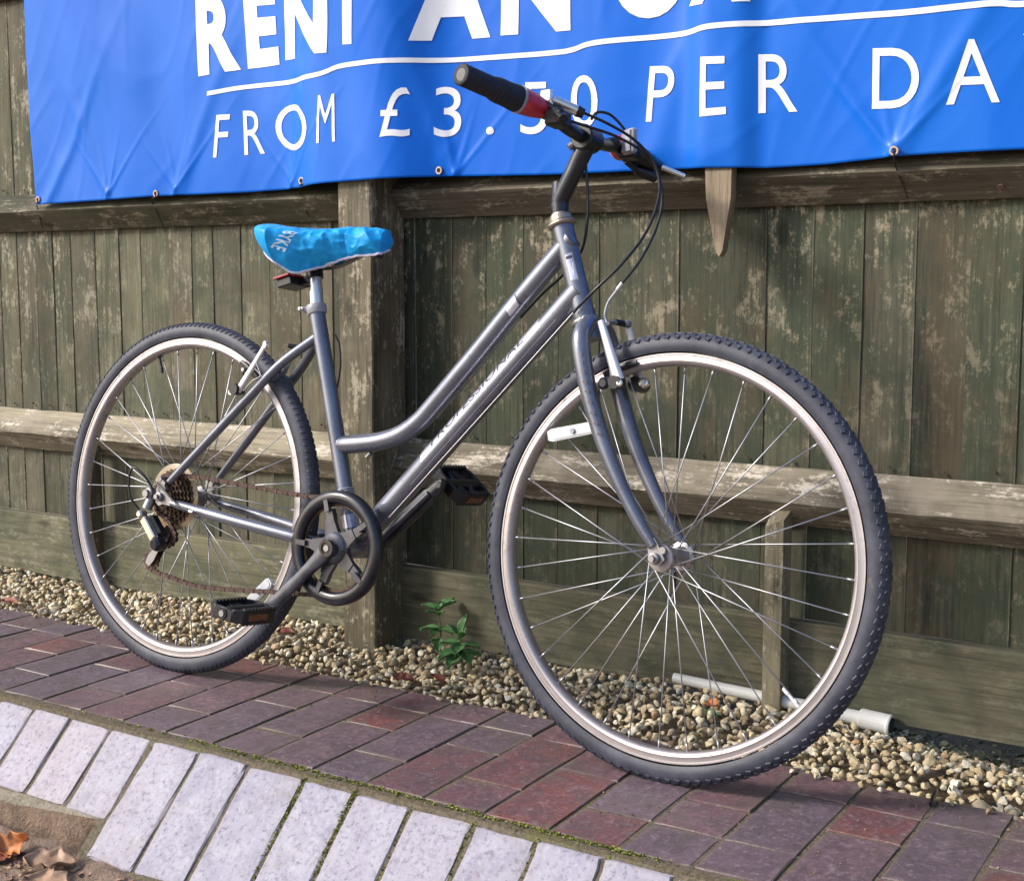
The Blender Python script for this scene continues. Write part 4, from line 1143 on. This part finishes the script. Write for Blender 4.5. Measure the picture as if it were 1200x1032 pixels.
# ---- fork
HS = HB-HD*.012
fk = MB()
fk.lathe(HS-HD*.028, HD, [(0, .0185), (.028, .0185)], 24)
nearP = [K(690, 378, -.020), K(683, 388, -.040), K(681, 405, -.050), K(688, 450, -.052), K(703, 505, -.052), K(722, 556, -.052), K(745, 604, -.051), K(766, 640, -.050)]
farP = [Vector((p.x, -p.y, p.z)) for p in nearP]
rads = [.0150, .0150, .0148, .0142, .0132, .0120, .0105, .0085]
def smoothr(r, k): return [r[min(len(r)-1, int(i/k))]*(1-(i/k) % 1)+r[min(len(r)-1, int(i/k)+1)]*((i/k) % 1) for i in range((len(r)-1)*k+1)]
fork = fk.build('fork', M_paint, bike)
for P_ in (nearP, farP):
    MB().tube(crom(P_, 6), smoothr(rads, 6), 20).build('blade', M_paint, fork, 60)
    sg = -1 if P_ is nearP else 1
    e = P_[-1]; ax = FA
    dm = MB(); d = (ax-e); d.y = 0
    u_ = d.normalized(); v_ = Vector((0, 1, 0)).cross(u_)
    L_ = d.length
    dm.prism([(-.012, -.006), (L_*.5, -.011), (L_+.006, -.013), (L_+.014, 0), (L_+.006, .013), (L_*.5, .011), (-.012, .006)], Vector((e.x, sg*.0505, e.z)), u_, v_, .0025)
    dm.lathe(Vector((e.x, sg*.0505-.003, e.z))+u_*.010-v_*.014, (0, 1, 0), [(0, .0055), (.006, .0055)], 12)
    dm.build('dropout', M_bolt, fork)
# tiny worn lettering down the near blade
for i in range(9):
    t = .33+.032*i; q = crom(nearP, 6); f_ = t*(len(q)-1); p = lerp(q[int(f_)], q[int(f_)+1], f_ % 1); d = (q[int(f_)+1]-q[int(f_)]).normalized(); r_ = .0144
    e = Vector((0, -1, 0)); s_ = d.cross(e).normalized()
    MB().prism([(-.003, -.0035), (.0025, -.0035), (.0025, -.0015), (-.0005, .0035), (-.003, .0035)], p+e*(r_-.0008)-s_*.004, d, s_, .0004).build('worn_lettering', M_ink, fork)
# headset
hm = MB(); hm.lathe(HB-HD*.012, HD, [(-.002, .0195), (.000, .0235), (.004, .0245), (.0075, .0235), (.009, .0200)], 28)
hm.build('headset', M_bolt, bike, 30)
hm = MB(); hm.lathe(HT-HD*.013, HD, [(0, .0200), (.001, .0225), (.0035, .0245), (.0065, .0235), (.0075, .0175), (.0095, .0175), (.010, .0190), (.018, .0185), (.019, .0165), (.023, .0150)], 28)
hm.build('headset', M_nut, bike, 30)
# stem
sm_ = MB(); q0 = HT+HD*.005; q1 = K(656, 214)
sm_.tube([q0, lerp(q0, q1, .5), q1], [.0142, .0148, .0125], 18)
e1 = K(686, 172)
sm_.tube([q0+HD*.016+HF*.001, q0+HD*.030+HF*.010, lerp(q0+HD*.03+HF*.012, e1, .5), e1], [.0140, .0155, .0150, .0165], 18)
stem = sm_.build('stem', M_blackmetal, bike, 60)
BC = K(688, 163)
cm_ = MB(); cm_.lathe(BC+Vector((0, -.020, 0)), (0, 1, 0), [(0, .0185), (.002, .0215), (.038, .0215), (.040, .0185)], 24); cm_.build('bar_clamp', M_black, stem)
MB().lathe(BC+Vector((-.018, -.014, -.012)), (-.5, -.4, -.5), [(0, .0065), (.008, .006)], 10).build('clamp_bolt', M_bolt, stem)
# handlebar
ge = K(540, 87, -.285); gi = K(606, 116, -.165); ri = K(645, 135, -.105)
bpts = [ge, lerp(ge, gi, .5), gi, ri, BC+Vector((-.002, -.055, .004)), BC, BC+Vector((-.002, .055, .004))]
mir = [Vector((p.x+.004, -p.y, p.z-.004)) for p in (ri, gi, lerp(ge, gi, .5), ge)]
bar = MB().tube(crom(bpts+mir, 5), .0112, 16).build('handlebar', M_blackmetal, bike)
def grip(a, b, red_b):
    d = (b-a).normalized(); L = (b-a).length; prof = []
    for i in range(61):
        t = i/60*L; r_ = .0165+.0006*math.sin(t*2200)+(0.0028*min(1, max(0, (t-L*.52)/(L*.1))))+.0018*max(0, (t-L*.8)/(L*.2))
        prof.append((t, r_))
    prof = [(0, .0095), (0, .0155), (.002, .0172)]+prof[2:]
    g_ = MB().lathe(a, d, prof, 28, 0, True, False).build('grip', M_grip, bar, 80)
    MB().lathe(a+d*.002, d, [(0, .0098), (.03, .0098)], 16, 0, True).build('bar_end', M_black, bar)
    d2 = (red_b-b).normalized(); L2 = (red_b-b).length
    MB().lathe(b, d2, [(0, .0205), (.0025, .0226), (.004, .0222), (.006, .0214)], 28, 0, True).build('shifter_ring', M_grey, bar)
    MB().lathe(b+d2*.005, d2, [(0, .0214), (L2*.5, .0195), (L2, .0145), (L2+.006, .0125)], 28, 0, True).build('twist_shifter', M_redplastic, bar, 60)
    return d
grip(ge, gi, K(636, 128, -.118))
mge, mgi = Vector((ge.x+.004, -ge.y, ge.z-.004)), Vector((gi.x+.004, -gi.y, gi.z-.004)); mr = K(636, 128, -.118)
grip(mge, mgi, Vector((mr.x+.004, -mr.y, mr.z-.004)))
# brake levers (body, blade) and the silver barrel on the near side
for sg in (-1, 1):
    c0 = Vector((BC.x+.004, sg*.118, BC.z+.008))
    lb = MB(); lb.box((0, 0, 0), (.016, .017, .013), Matrix.Translation(c0+Vector((.012, 0, -.004))), 0, .004)
    lb.tube([c0+Vector((.018, sg*.008, -.002)), c0+Vector((.032, sg*.016, -.010))], [.010, .008], 10)
    lv = lb.build('brake_lever', M_black, bar)
    a = c0+Vector((.028, sg*.010, -.008))
    k1, k2, k3 = K(640, 122, -.125), K(608, 108, -.175), K(578, 97, -.215)
    if sg > 0: k1, k2, k3 = [Vector((q.x, -q.y, q.z)) for q in (k1, k2, k3)]
    MB().tube(crom([a, k1, k2, k3], 5), .0050, 10, flat=.55).build('lever_blade', M_black, lv)
b0, b1_ = K(649, 118, -.10), K(676, 130, -.075)
MB().tube([b0, b1_], .0085, 18).build('barrel_adjuster', M_chrome, bar)
MB().tube([b1_, b1_+(b1_-b0).normalized()*.012], [.0098, .0078], 14).build('barrel_cap', M_black, bar)
MB().box((0, 0, 0), (.010, .006, .010), Matrix.Translation(K(641, 113, -.10)), 0, .002).build('shifter_clamp', M_chrome, bar)
# far side lever body and its silver tip, as they show past the stem
fb = MB(); p_, q_ = K(742, 178, .16), K(772, 198, .235)
fb.tube(crom([K(728, 172, .12), p_, lerp(p_, q_, .5), q_], 4), [.010]*4+[.015]*6+[.013]*3, 14)
fb.tube(crom([K(733, 188, .15), K(748, 200, .19), K(768, 208, .22)], 5), [.0060]*5+[.010]*6, 12)
fb.build('lever_hood', M_black, bar, 60)
MB().tube([K(776, 196, .22), K(803, 207, .235)], [.0050, .0042], 12).build('lever_tip', M_chrome, bar)
# bracket and front reflector
MB().tube(crom([BC+Vector((.010, .02, 0)), K(706, 168, .06), K(724, 166, .085)], 4), .0085, 12).build('reflector_bracket', M_black, bar)
fc = K(738, 166, .095)
Mf = Matrix.Translation(fc) @ Matrix.Rotation(rad(-30), 4, 'Z') @ Matrix.Rotation(rad(4), 4, 'X')
o = MB().box((0, 0, 0), (.0165, .006, .021), Mf, 0, .003).build('front_reflector', M_grey, bike)
MB().box((0, -.0075, 0), (.0135, .0012, .018), Mf, 0, .001).build('lens', M_grey, o)

# ---- cables
def cable(pts, r=.0026, mat=M_cable, name='cable'):
    return MB().tube(crom([K(*p) for p in pts], 10), r, 8).build(name, mat, bike, 80)
cable([(683, 132, -.07), (712, 145, -.03), (742, 163, .02), (762, 184, .05), (772, 208, .06), (771, 236, .05), (756, 274, .02), (728, 310, -.02), (700, 337, -.036), (684, 353, -.032), (672, 366, -.026)], .0025)
cable([(646, 135, -.09), (684, 147, -.05), (722, 160, .00), (752, 178, .04), (771, 205, .07), (776, 236, .08), (768, 270, .06), (750, 305, .03), (729, 332, .01)], .0025)
cable([(729, 332, .01), (723, 340, .006)], .0036, M_chrome, 'ferrule')
cable([(723, 340, .006), (713, 354, .002), (709, 368, -.002), (711, 378, -.006)], .0022, M_grey, 'noodle')
cable([(683, 155, .00), (687, 200, .01), (689, 232, .015), (688, 262, .02), (681, 295, .028), (660, 322, .028), (636, 344, .026), (610, 372, .024)], .0025)
cable([(693, 140, .05), (700, 132, .06), (714, 134, .08), (728, 147, .10), (742, 168, .12)], .0025)
cable([(180, 574, -.075), (168, 556, -.085), (156, 548, -.09), (151, 562, -.09), (153, 582, -.09), (163, 597, -.082)], .0023)
cable([(176, 560, -.072), (192, 574, -.074), (207, 590, -.074), (222, 599, -.074)], .0022)
cable([(222, 599, -.074), (226, 600, -.074)], .0032, M_chrome, 'ferrule')
cable([(393, 392, .012), (398, 405, .016), (399, 430, .018), (395, 455, .018), (392, 475, .012)], .0016)
cable([(610, 372, .024), (560, 434, .022), (512, 490, .02)], .0014, M_bolt)
cable([(672, 366, -.026), (560, 491, -.0225), (456, 606, -.0225)], .0010, M_arm)

# ---- brakes
def brake(name_pts, arm_mat):
    pass
bf = MB(); yN = -.040
# front calliper arms
def arm(p_top, p_mid, p_bot, w0, w1, mat, par, th=.0035):
    d = (p_bot-p_top); m = MB(); pts = crom([p_top, p_mid, p_bot], 6); n_ = len(pts)
    m.tube(pts, [lerp(w0, w1, i/(n_-1)) for i in range(n_)], 10, flat=.55, up=(1, 0, 0)); return m.build('brake_arm', mat, par)
a1, a2, a3 = K(704, 376, -.040), K(714, 410, -.044), K(725, 446, -.048)
fbr = bf.lathe(K(722, 448, -.050), (0, 1, 0), [(-.008, .0105), (.012, .0105)], 16).build('front_brake', M_black, bike)
arm(a1, a2, a3, .0062, .0105, M_arm, fbr)
f1, f2, f3 = K(736, 383, .030), K(742, 410, .036), K(748, 444, .042)
arm(f1, f2, f3, .0055, .0095, M_arm, fbr)
m = MB(); m.lathe(K(708, 449, -.050), (0, -1, 0), [(0, .0100), (.003, .0098), (.006, .0060)], 16); m.lathe(K(714, 447, -.046), (1, 0, -.1), [(0, .0080), (.018, .0080)], 12); m.build('pivot_boss', M_black, fbr)
m = MB(); m.lathe(K(750, 451, .050), (0, -1, 0), [(-.012, .0130), (.020, .0125)], 16); m.build('pivot_boss', M_black, fbr)
m = MB(); m.lathe(K(726, 449, -.054), (.1, -1, .1), [(0, .0060), (.003, .0056), (.004, .0030)], 12); m.lathe(K(756, 449, .026), (.1, -1, .1), [(0, .0090), (.008, .0080), (.009, .005)], 14); m.build('pivot_bolt', M_chrome, fbr)
for sg in (-1, 1):
    pc = (K(727, 434, -.018)+K(716, 438, -.018))/2; pc = Vector((pc.x+.010, sg*.0185, pc.z)); rd = (pc-FA); rd.y = 0; tg = Vector((rd.z, 0, -rd.x)).normalized()
    pts = [FA+Vector((0, sg*.0175, 0))+ (rd.normalized()*math.cos(a)+tg*math.sin(a))*.3085 for a in (-.10, -.05, 0, .05, .10)]
    MB().tube(pts, [.0050, .0062, .0062, .0062, .0045], 8, flat=.7).build('brake_pad', M_black, fbr)
    MB().tube([pts[2], pts[2]+Vector((0, sg*.022, 0))], .0040, 8).build('pad_stud', M_bolt, fbr)
MB().tube([K(712, 379, -.03), K(722, 378, .0)], .0035, 8).build('noodle_holder', M_bolt, fbr)
MB().tube([K(720, 377, .0), K(734, 380, .025)], .0052, 12).build('rubber_boot', M_black, fbr)
MB().lathe(K(737, 380, .028), (-.2, -1, 0), [(0, .0062), (.006, .006), (.010, .0035)], 10).build('anchor_bolt', M_bolt, fbr)
MB().tube(crom([K(716, 450, -.04), K(714, 425, -.044), K(708, 400, -.041)], 5), .0010, 6).build('spring', M_bolt, fbr)
# rear calliper
rb_ = MB().lathe(K(277, 456, -.048), (0, 1, 0), [(-.010, .0110), (.010, .0110)], 16).build('rear_brake', M_black, bike)
arm(K(311, 404, -.042), K(296, 430, -.044), K(279, 458, -.048), .0050, .0080, M_arm, rb_)
arm(Vector((K(311, 404, -.042).x, .042, K(311, 404, -.042).z)), Vector((K(296, 430, -.044).x, .044, K(296, 430, -.044).z)), Vector((K(279, 458, -.048).x, .048, K(279, 458, -.048).z)), .0050, .0080, M_arm, rb_)
m = MB(); m.lathe(K(313, 404, -.042), (-.3, -1, 0), [(0, .0075), (.006, .007)], 12); m.lathe(K(272, 459, -.052), (0, -1, 0), [(0, .0065), (.005, .006)], 12); m.build('pivot_bolt', M_chrome, rb_)
for sg in (-1, 1):
    pc = K(290, 440, -.018); rd = pc-RA; rd.y = 0; tg = Vector((rd.z, 0, -rd.x)).normalized()
    pts = [RA+Vector((0, sg*.0175, 0))+(rd.normalized()*math.cos(a)+tg*math.sin(a))*.3085 for a in (-.10, -.05, 0, .05, .10)]
    MB().tube(pts, [.0050, .0062, .0062, .0062, .0045], 8, flat=.7).build('brake_pad', M_black, rb_)
    MB().tube([pts[2], pts[2]+Vector((0, sg*.022, 0))], .0040, 8).build('pad_stud', M_bolt, rb_)
MB().tube(crom([K(285, 458, -.05), K(296, 446, -.05), K(305, 440, -.045), K(300, 425, -.045)], 6), .0012, 6).build('spring', M_bolt, rb_)
MB().tube([K(338, 405, .0), K(350, 407, .01)], .0045, 10).build('rubber_boot', M_black, rb_)
MB().lathe(K(354, 407, .01), (-.2, -1, 0), [(0, .0065), (.006, .006)], 10).build('anchor_bolt', M_bolt, rb_)

# ================================================================== SMALL THINGS
def leaf_mesh(name, L, W_, seed, lobed=False, curl=.25, mat=M_leafbrown, parent=None):
    """blade along +x, curled and veined; lobed outlines for maple-like leaves"""
    r = random.Random(seed); V = []; F = []; nl, nw = 14, 6
    for i in range(nl+1):
        t = i/nl; w_ = W_*math.sin(math.pi*min(1, t**.8))**.8
        if lobed: w_ *= .45+.62*abs(((t*2.9+.3) % 1)-.5)*2*(1-.35*t)+.1*r.random()
        for j in range(-nw, nw+1):
            s_ = j/nw; y = s_*w_; z = curl*W_*(s_*s_)*1.3-curl*L*.5*(t-.5)**2*2+.06*W_*math.sin(t*9+seed+s_*3)+(-.05*W_ if j == 0 else 0)
            V.append((t*L-L/2, y+r.uniform(-1, 1)*W_*.02, z))
    for i in range(nl):
        for j in range(2*nw): a = i*(2*nw+1)+j; F.append((a, a+1, a+2*nw+2, a+2*nw+1))
    o = MB().add(V, F).build(name, mat, parent, 80)
    so_ = o.modifiers.new('thick', 'SOLIDIFY'); so_.thickness = .0006
    return o
def place(o, loc, rot): o.location = loc; o.rotation_euler = [rad(a) for a in rot]; return o
leafs = [((16, 990), -.152, .050, .032, 3, True, M_leaforange, (28, -20, 60), 'curled orange fallen leaf standing on edge beside the kerb step, lower left corner'),
         ((58, 1010), -.158, .085, .036, 5, True, M_leafbrown, (6, 4, 35), 'tan dry leaf with jagged lobes lying flat on the soil by the kerb'),
         ((56, 1036), -.165, .095, .04, 8, True, M_leafbrown, (-4, 3, 10), 'large pale brown leaf at the bottom edge of the photo, below the tan one')]
for (px_, z_, L, W_, sd_, lb_, mt, rot, lab) in leafs:
    p = GN(px_[0], px_[1], z_); o = place(leaf_mesh('fallen_leaf', L, W_, sd_, lb_, .22, mt), p, rot); tag(o, lab, 'leaf')
p = GN(8, 1002, -.166); tag(place(leaf_mesh('fallen_leaf', .07, .03, 12, True, .15, M_leafred), p, (0, 5, 80)), 'dull reddish dead leaf under the curled orange one at the left edge', 'leaf')
gl = [((473, 797), .042, .016, M_leafred, (20, 5, 30), 'dark red leaf scrap on the gravel left of the two green weeds'),
      ((513, 797), .040, .015, M_leafred, (-10, 10, -20), 'crimson leaf scrap on the gravel directly below the weeds'),
      ((835, 826), .030, .014, M_leaforange, (25, 0, -30), 'bright orange leaf on the gravel seen through the front wheel'),
      ((834, 838), .026, .010, M_weed, (20, 10, 10), 'small green leaf touching the orange leaf behind the front wheel'),
      ((742, 778), .050, .017, M_leafred, (30, 0, 20), 'rust red leaf wedged under the gravel board behind front wheel spokes'),
      ((335, 742), .045, .014, M_leafred, (12, 0, 10), 'brown-red leaf on the gravel just right of the lower pedal'),
      ((12, 706), .070, .016, M_leafred, (10, 0, -5), 'long russet leaf on the gravel at the far left edge')]
for i, (q, L, W_, mt, rot, lab) in enumerate(gl):
    p = GN(q[0], q[1], 0.006); tag(place(leaf_mesh('fallen_leaf', L, W_, 30+i, i % 2 == 0, .3, mt), p+Vector((0, 0, .003)), rot), lab, 'leaf')

# green weeds
def weed(loc, h, leaves, label, seed):
    r = random.Random(seed); w_ = empty('weed', Matrix.Translation(loc), label, 'plant')
    top = Vector((r.uniform(-.006, .006), -.006, h))
    MB().tube(crom([(0, 0, -.02), (.002, 0, h*.5), top], 4), [.0022]*5+[.0016]*4, 6).build('stem', M_stem, w_)
    for (t, az, el, L) in leaves:
        o = leaf_mesh('leaf', L*.92, L*.30, int(az*7) % 97, False, .35, M_weed, w_)
        b = Vector((0, 0, 0)).lerp(top, t); d = Vector((math.cos(rad(az))*math.cos(rad(el)), math.sin(rad(az))*math.cos(rad(el)), math.sin(rad(el))))
        o.rotation_mode = 'QUATERNION'; o.rotation_quaternion = d.to_track_quat('X', 'Z'); o.location = b+d*L*.48
wp = GN(541, 780, 0.0)
weed(wp, .060, [(1, 60, 70, .052), (1, 200, 40, .040), (1, 330, 35, .036), (.95, 110, 35, .038), (.8, 190, -5, .050), (.8, 290, -15, .050), (.75, 10, 0, .045), (.6, 235, -20, .056), (.55, 330, -22, .052), (.5, 270, -25, .056), (.5, 30, -8, .045), (.45, 150, -5, .04)], 'bushy green weed in the gravel, the nearer and lower of two beside the front wheel', 5)
wp = GN(509, 764, 0.0)+Vector((0, .02, 0))
weed(wp, .088, [(1, 190, 12, .042), (1, 20, 28, .048), (.95, 100, 50, .028), (.9, 250, 20, .034), (.88, 330, 20, .036), (.55, 195, -8, .046), (.55, 350, -6, .046), (.5, 280, -5, .040), (.3, 160, -30, .036), (.3, 300, -40, .040), (1, 60, 30, .046)], 'taller thin green weed against the gravel board, right of the fence post', 9)

# dark ground cover under the right gravel board, moss in joints, twigs
def scatter(name, pts, s0, s1, mat, label, cat, flat=.25):
    V = []; F = []
    for p in pts:
        s_ = random.uniform(s0, s1); e = Matrix.Rotation(random.uniform(0, 6.28), 3, 'Z') @ Matrix.Rotation(random.gauss(0, .5), 3, 'X')
        o = len(V); k = 7
        for q in range(k): a = 2*math.pi*q/k; V.append(tuple(Vector(p)+e @ Vector((math.cos(a)*s_, math.sin(a)*s_*.8, flat*s_*random.uniform(-.5, .5)))))
        V.append(tuple(Vector(p)+e @ Vector((0, 0, -flat*s_))))
        for q in range(k): F.append((o+q, o+(q+1) % k, o+k))
    return tag(MB().add(V, F).build(name, mat), label, cat, kind='stuff')
pts = [(random.uniform(-.72, -.28), random.uniform(-.09, -.005), -.030+abs(random.gauss(0, .012))) for _ in range(420)]
scatter('ground_cover', pts, .003, .008, M_leafdark, 'dark round-leaved ground cover under the gravel board at the right edge', 'ground cover', .3)
pts = []
for _ in range(900):
    c_ = random.choice(((-1.30, .12), (-1.21, .07), (-1.42, .10), (-.93, .05), (-1.62, .14), (-.83, .03), (-1.06, .05)))
    pts.append((random.gauss(c_[0], c_[1]), -.7605+random.gauss(0, .0035), -.0005+random.uniform(-.003, .0015)))
for xj in (-1.287, -1.179, -1.39, -1.066, -.955, -.84):
    for _ in range(90 if xj not in (-1.287, -1.39) else 260):
        t = random.random()**1.3*.17; pts.append((xj+random.gauss(0, .0026), -.771-t*.7071, -.009-t*.7071+random.uniform(-.001, .0025)))
scatter('moss', pts, .0012, .0030, M_moss, 'yellow-green moss in the mortar joints of the brick edging', 'moss', .9)
# wood chips / twigs on the gravel
for i, (a, b, r_, lab) in enumerate((((1073, 915), (1108, 904), .006, 'grey weathered stick lying among the gravel at right, before the white pipe'), ((1090, 942), (1098, 926), .006, 'short black stick at the paving edge near the right side'), ((905, 860), (880, 852), .004, 'dark twig in the gravel behind the front tyre'))):
    p, q = GN(*a, .004), GN(*b, .008)
    tag(MB().tube(crom([p, lerp(p, q, .5)+Vector((0, 0, .003)), q], 3), [r_*.7]+[r_]*5+[r_*.5], 7, flat=.5).build('stick', M_black if i == 1 else M_stem if 0 else M_soil), lab, 'stick')
# debris specks and crumbs on the ground by the kerb
pts = [(random.uniform(-2.4, -1.3), random.uniform(-1.25, -.92), -.168) for _ in range(1500)]
scatter('leaf_litter', pts, .002, .007, M_leafbrown, 'crumbled brown leaf litter on the soil at the foot of the kerb', 'leaf litter', .3)

# sandy grit, crumbs and leaf scraps blown over the pavers, gravel and edging
pts = []
for _ in range(900):
    x = random.uniform(-3.2, .1); y = random.uniform(-.76, -.355) if random.random() < .6 else -.36-abs(random.gauss(0, .03))
    pts.append((x, y, .0008))
scatter('grit', pts, .0008, .0022, M_stone, 'fine sandy grit scattered over the brick paving', 'grit', .8)
pts = [(random.uniform(-3.2, -.2), random.uniform(-.34, -.02), .006+random.uniform(-.004, .006)) for _ in range(150)]
scatter('leaf_scraps', pts, .003, .008, M_leafdark, 'dark leaf scraps and bark crumbs among the gravel', 'leaf litter', .35)
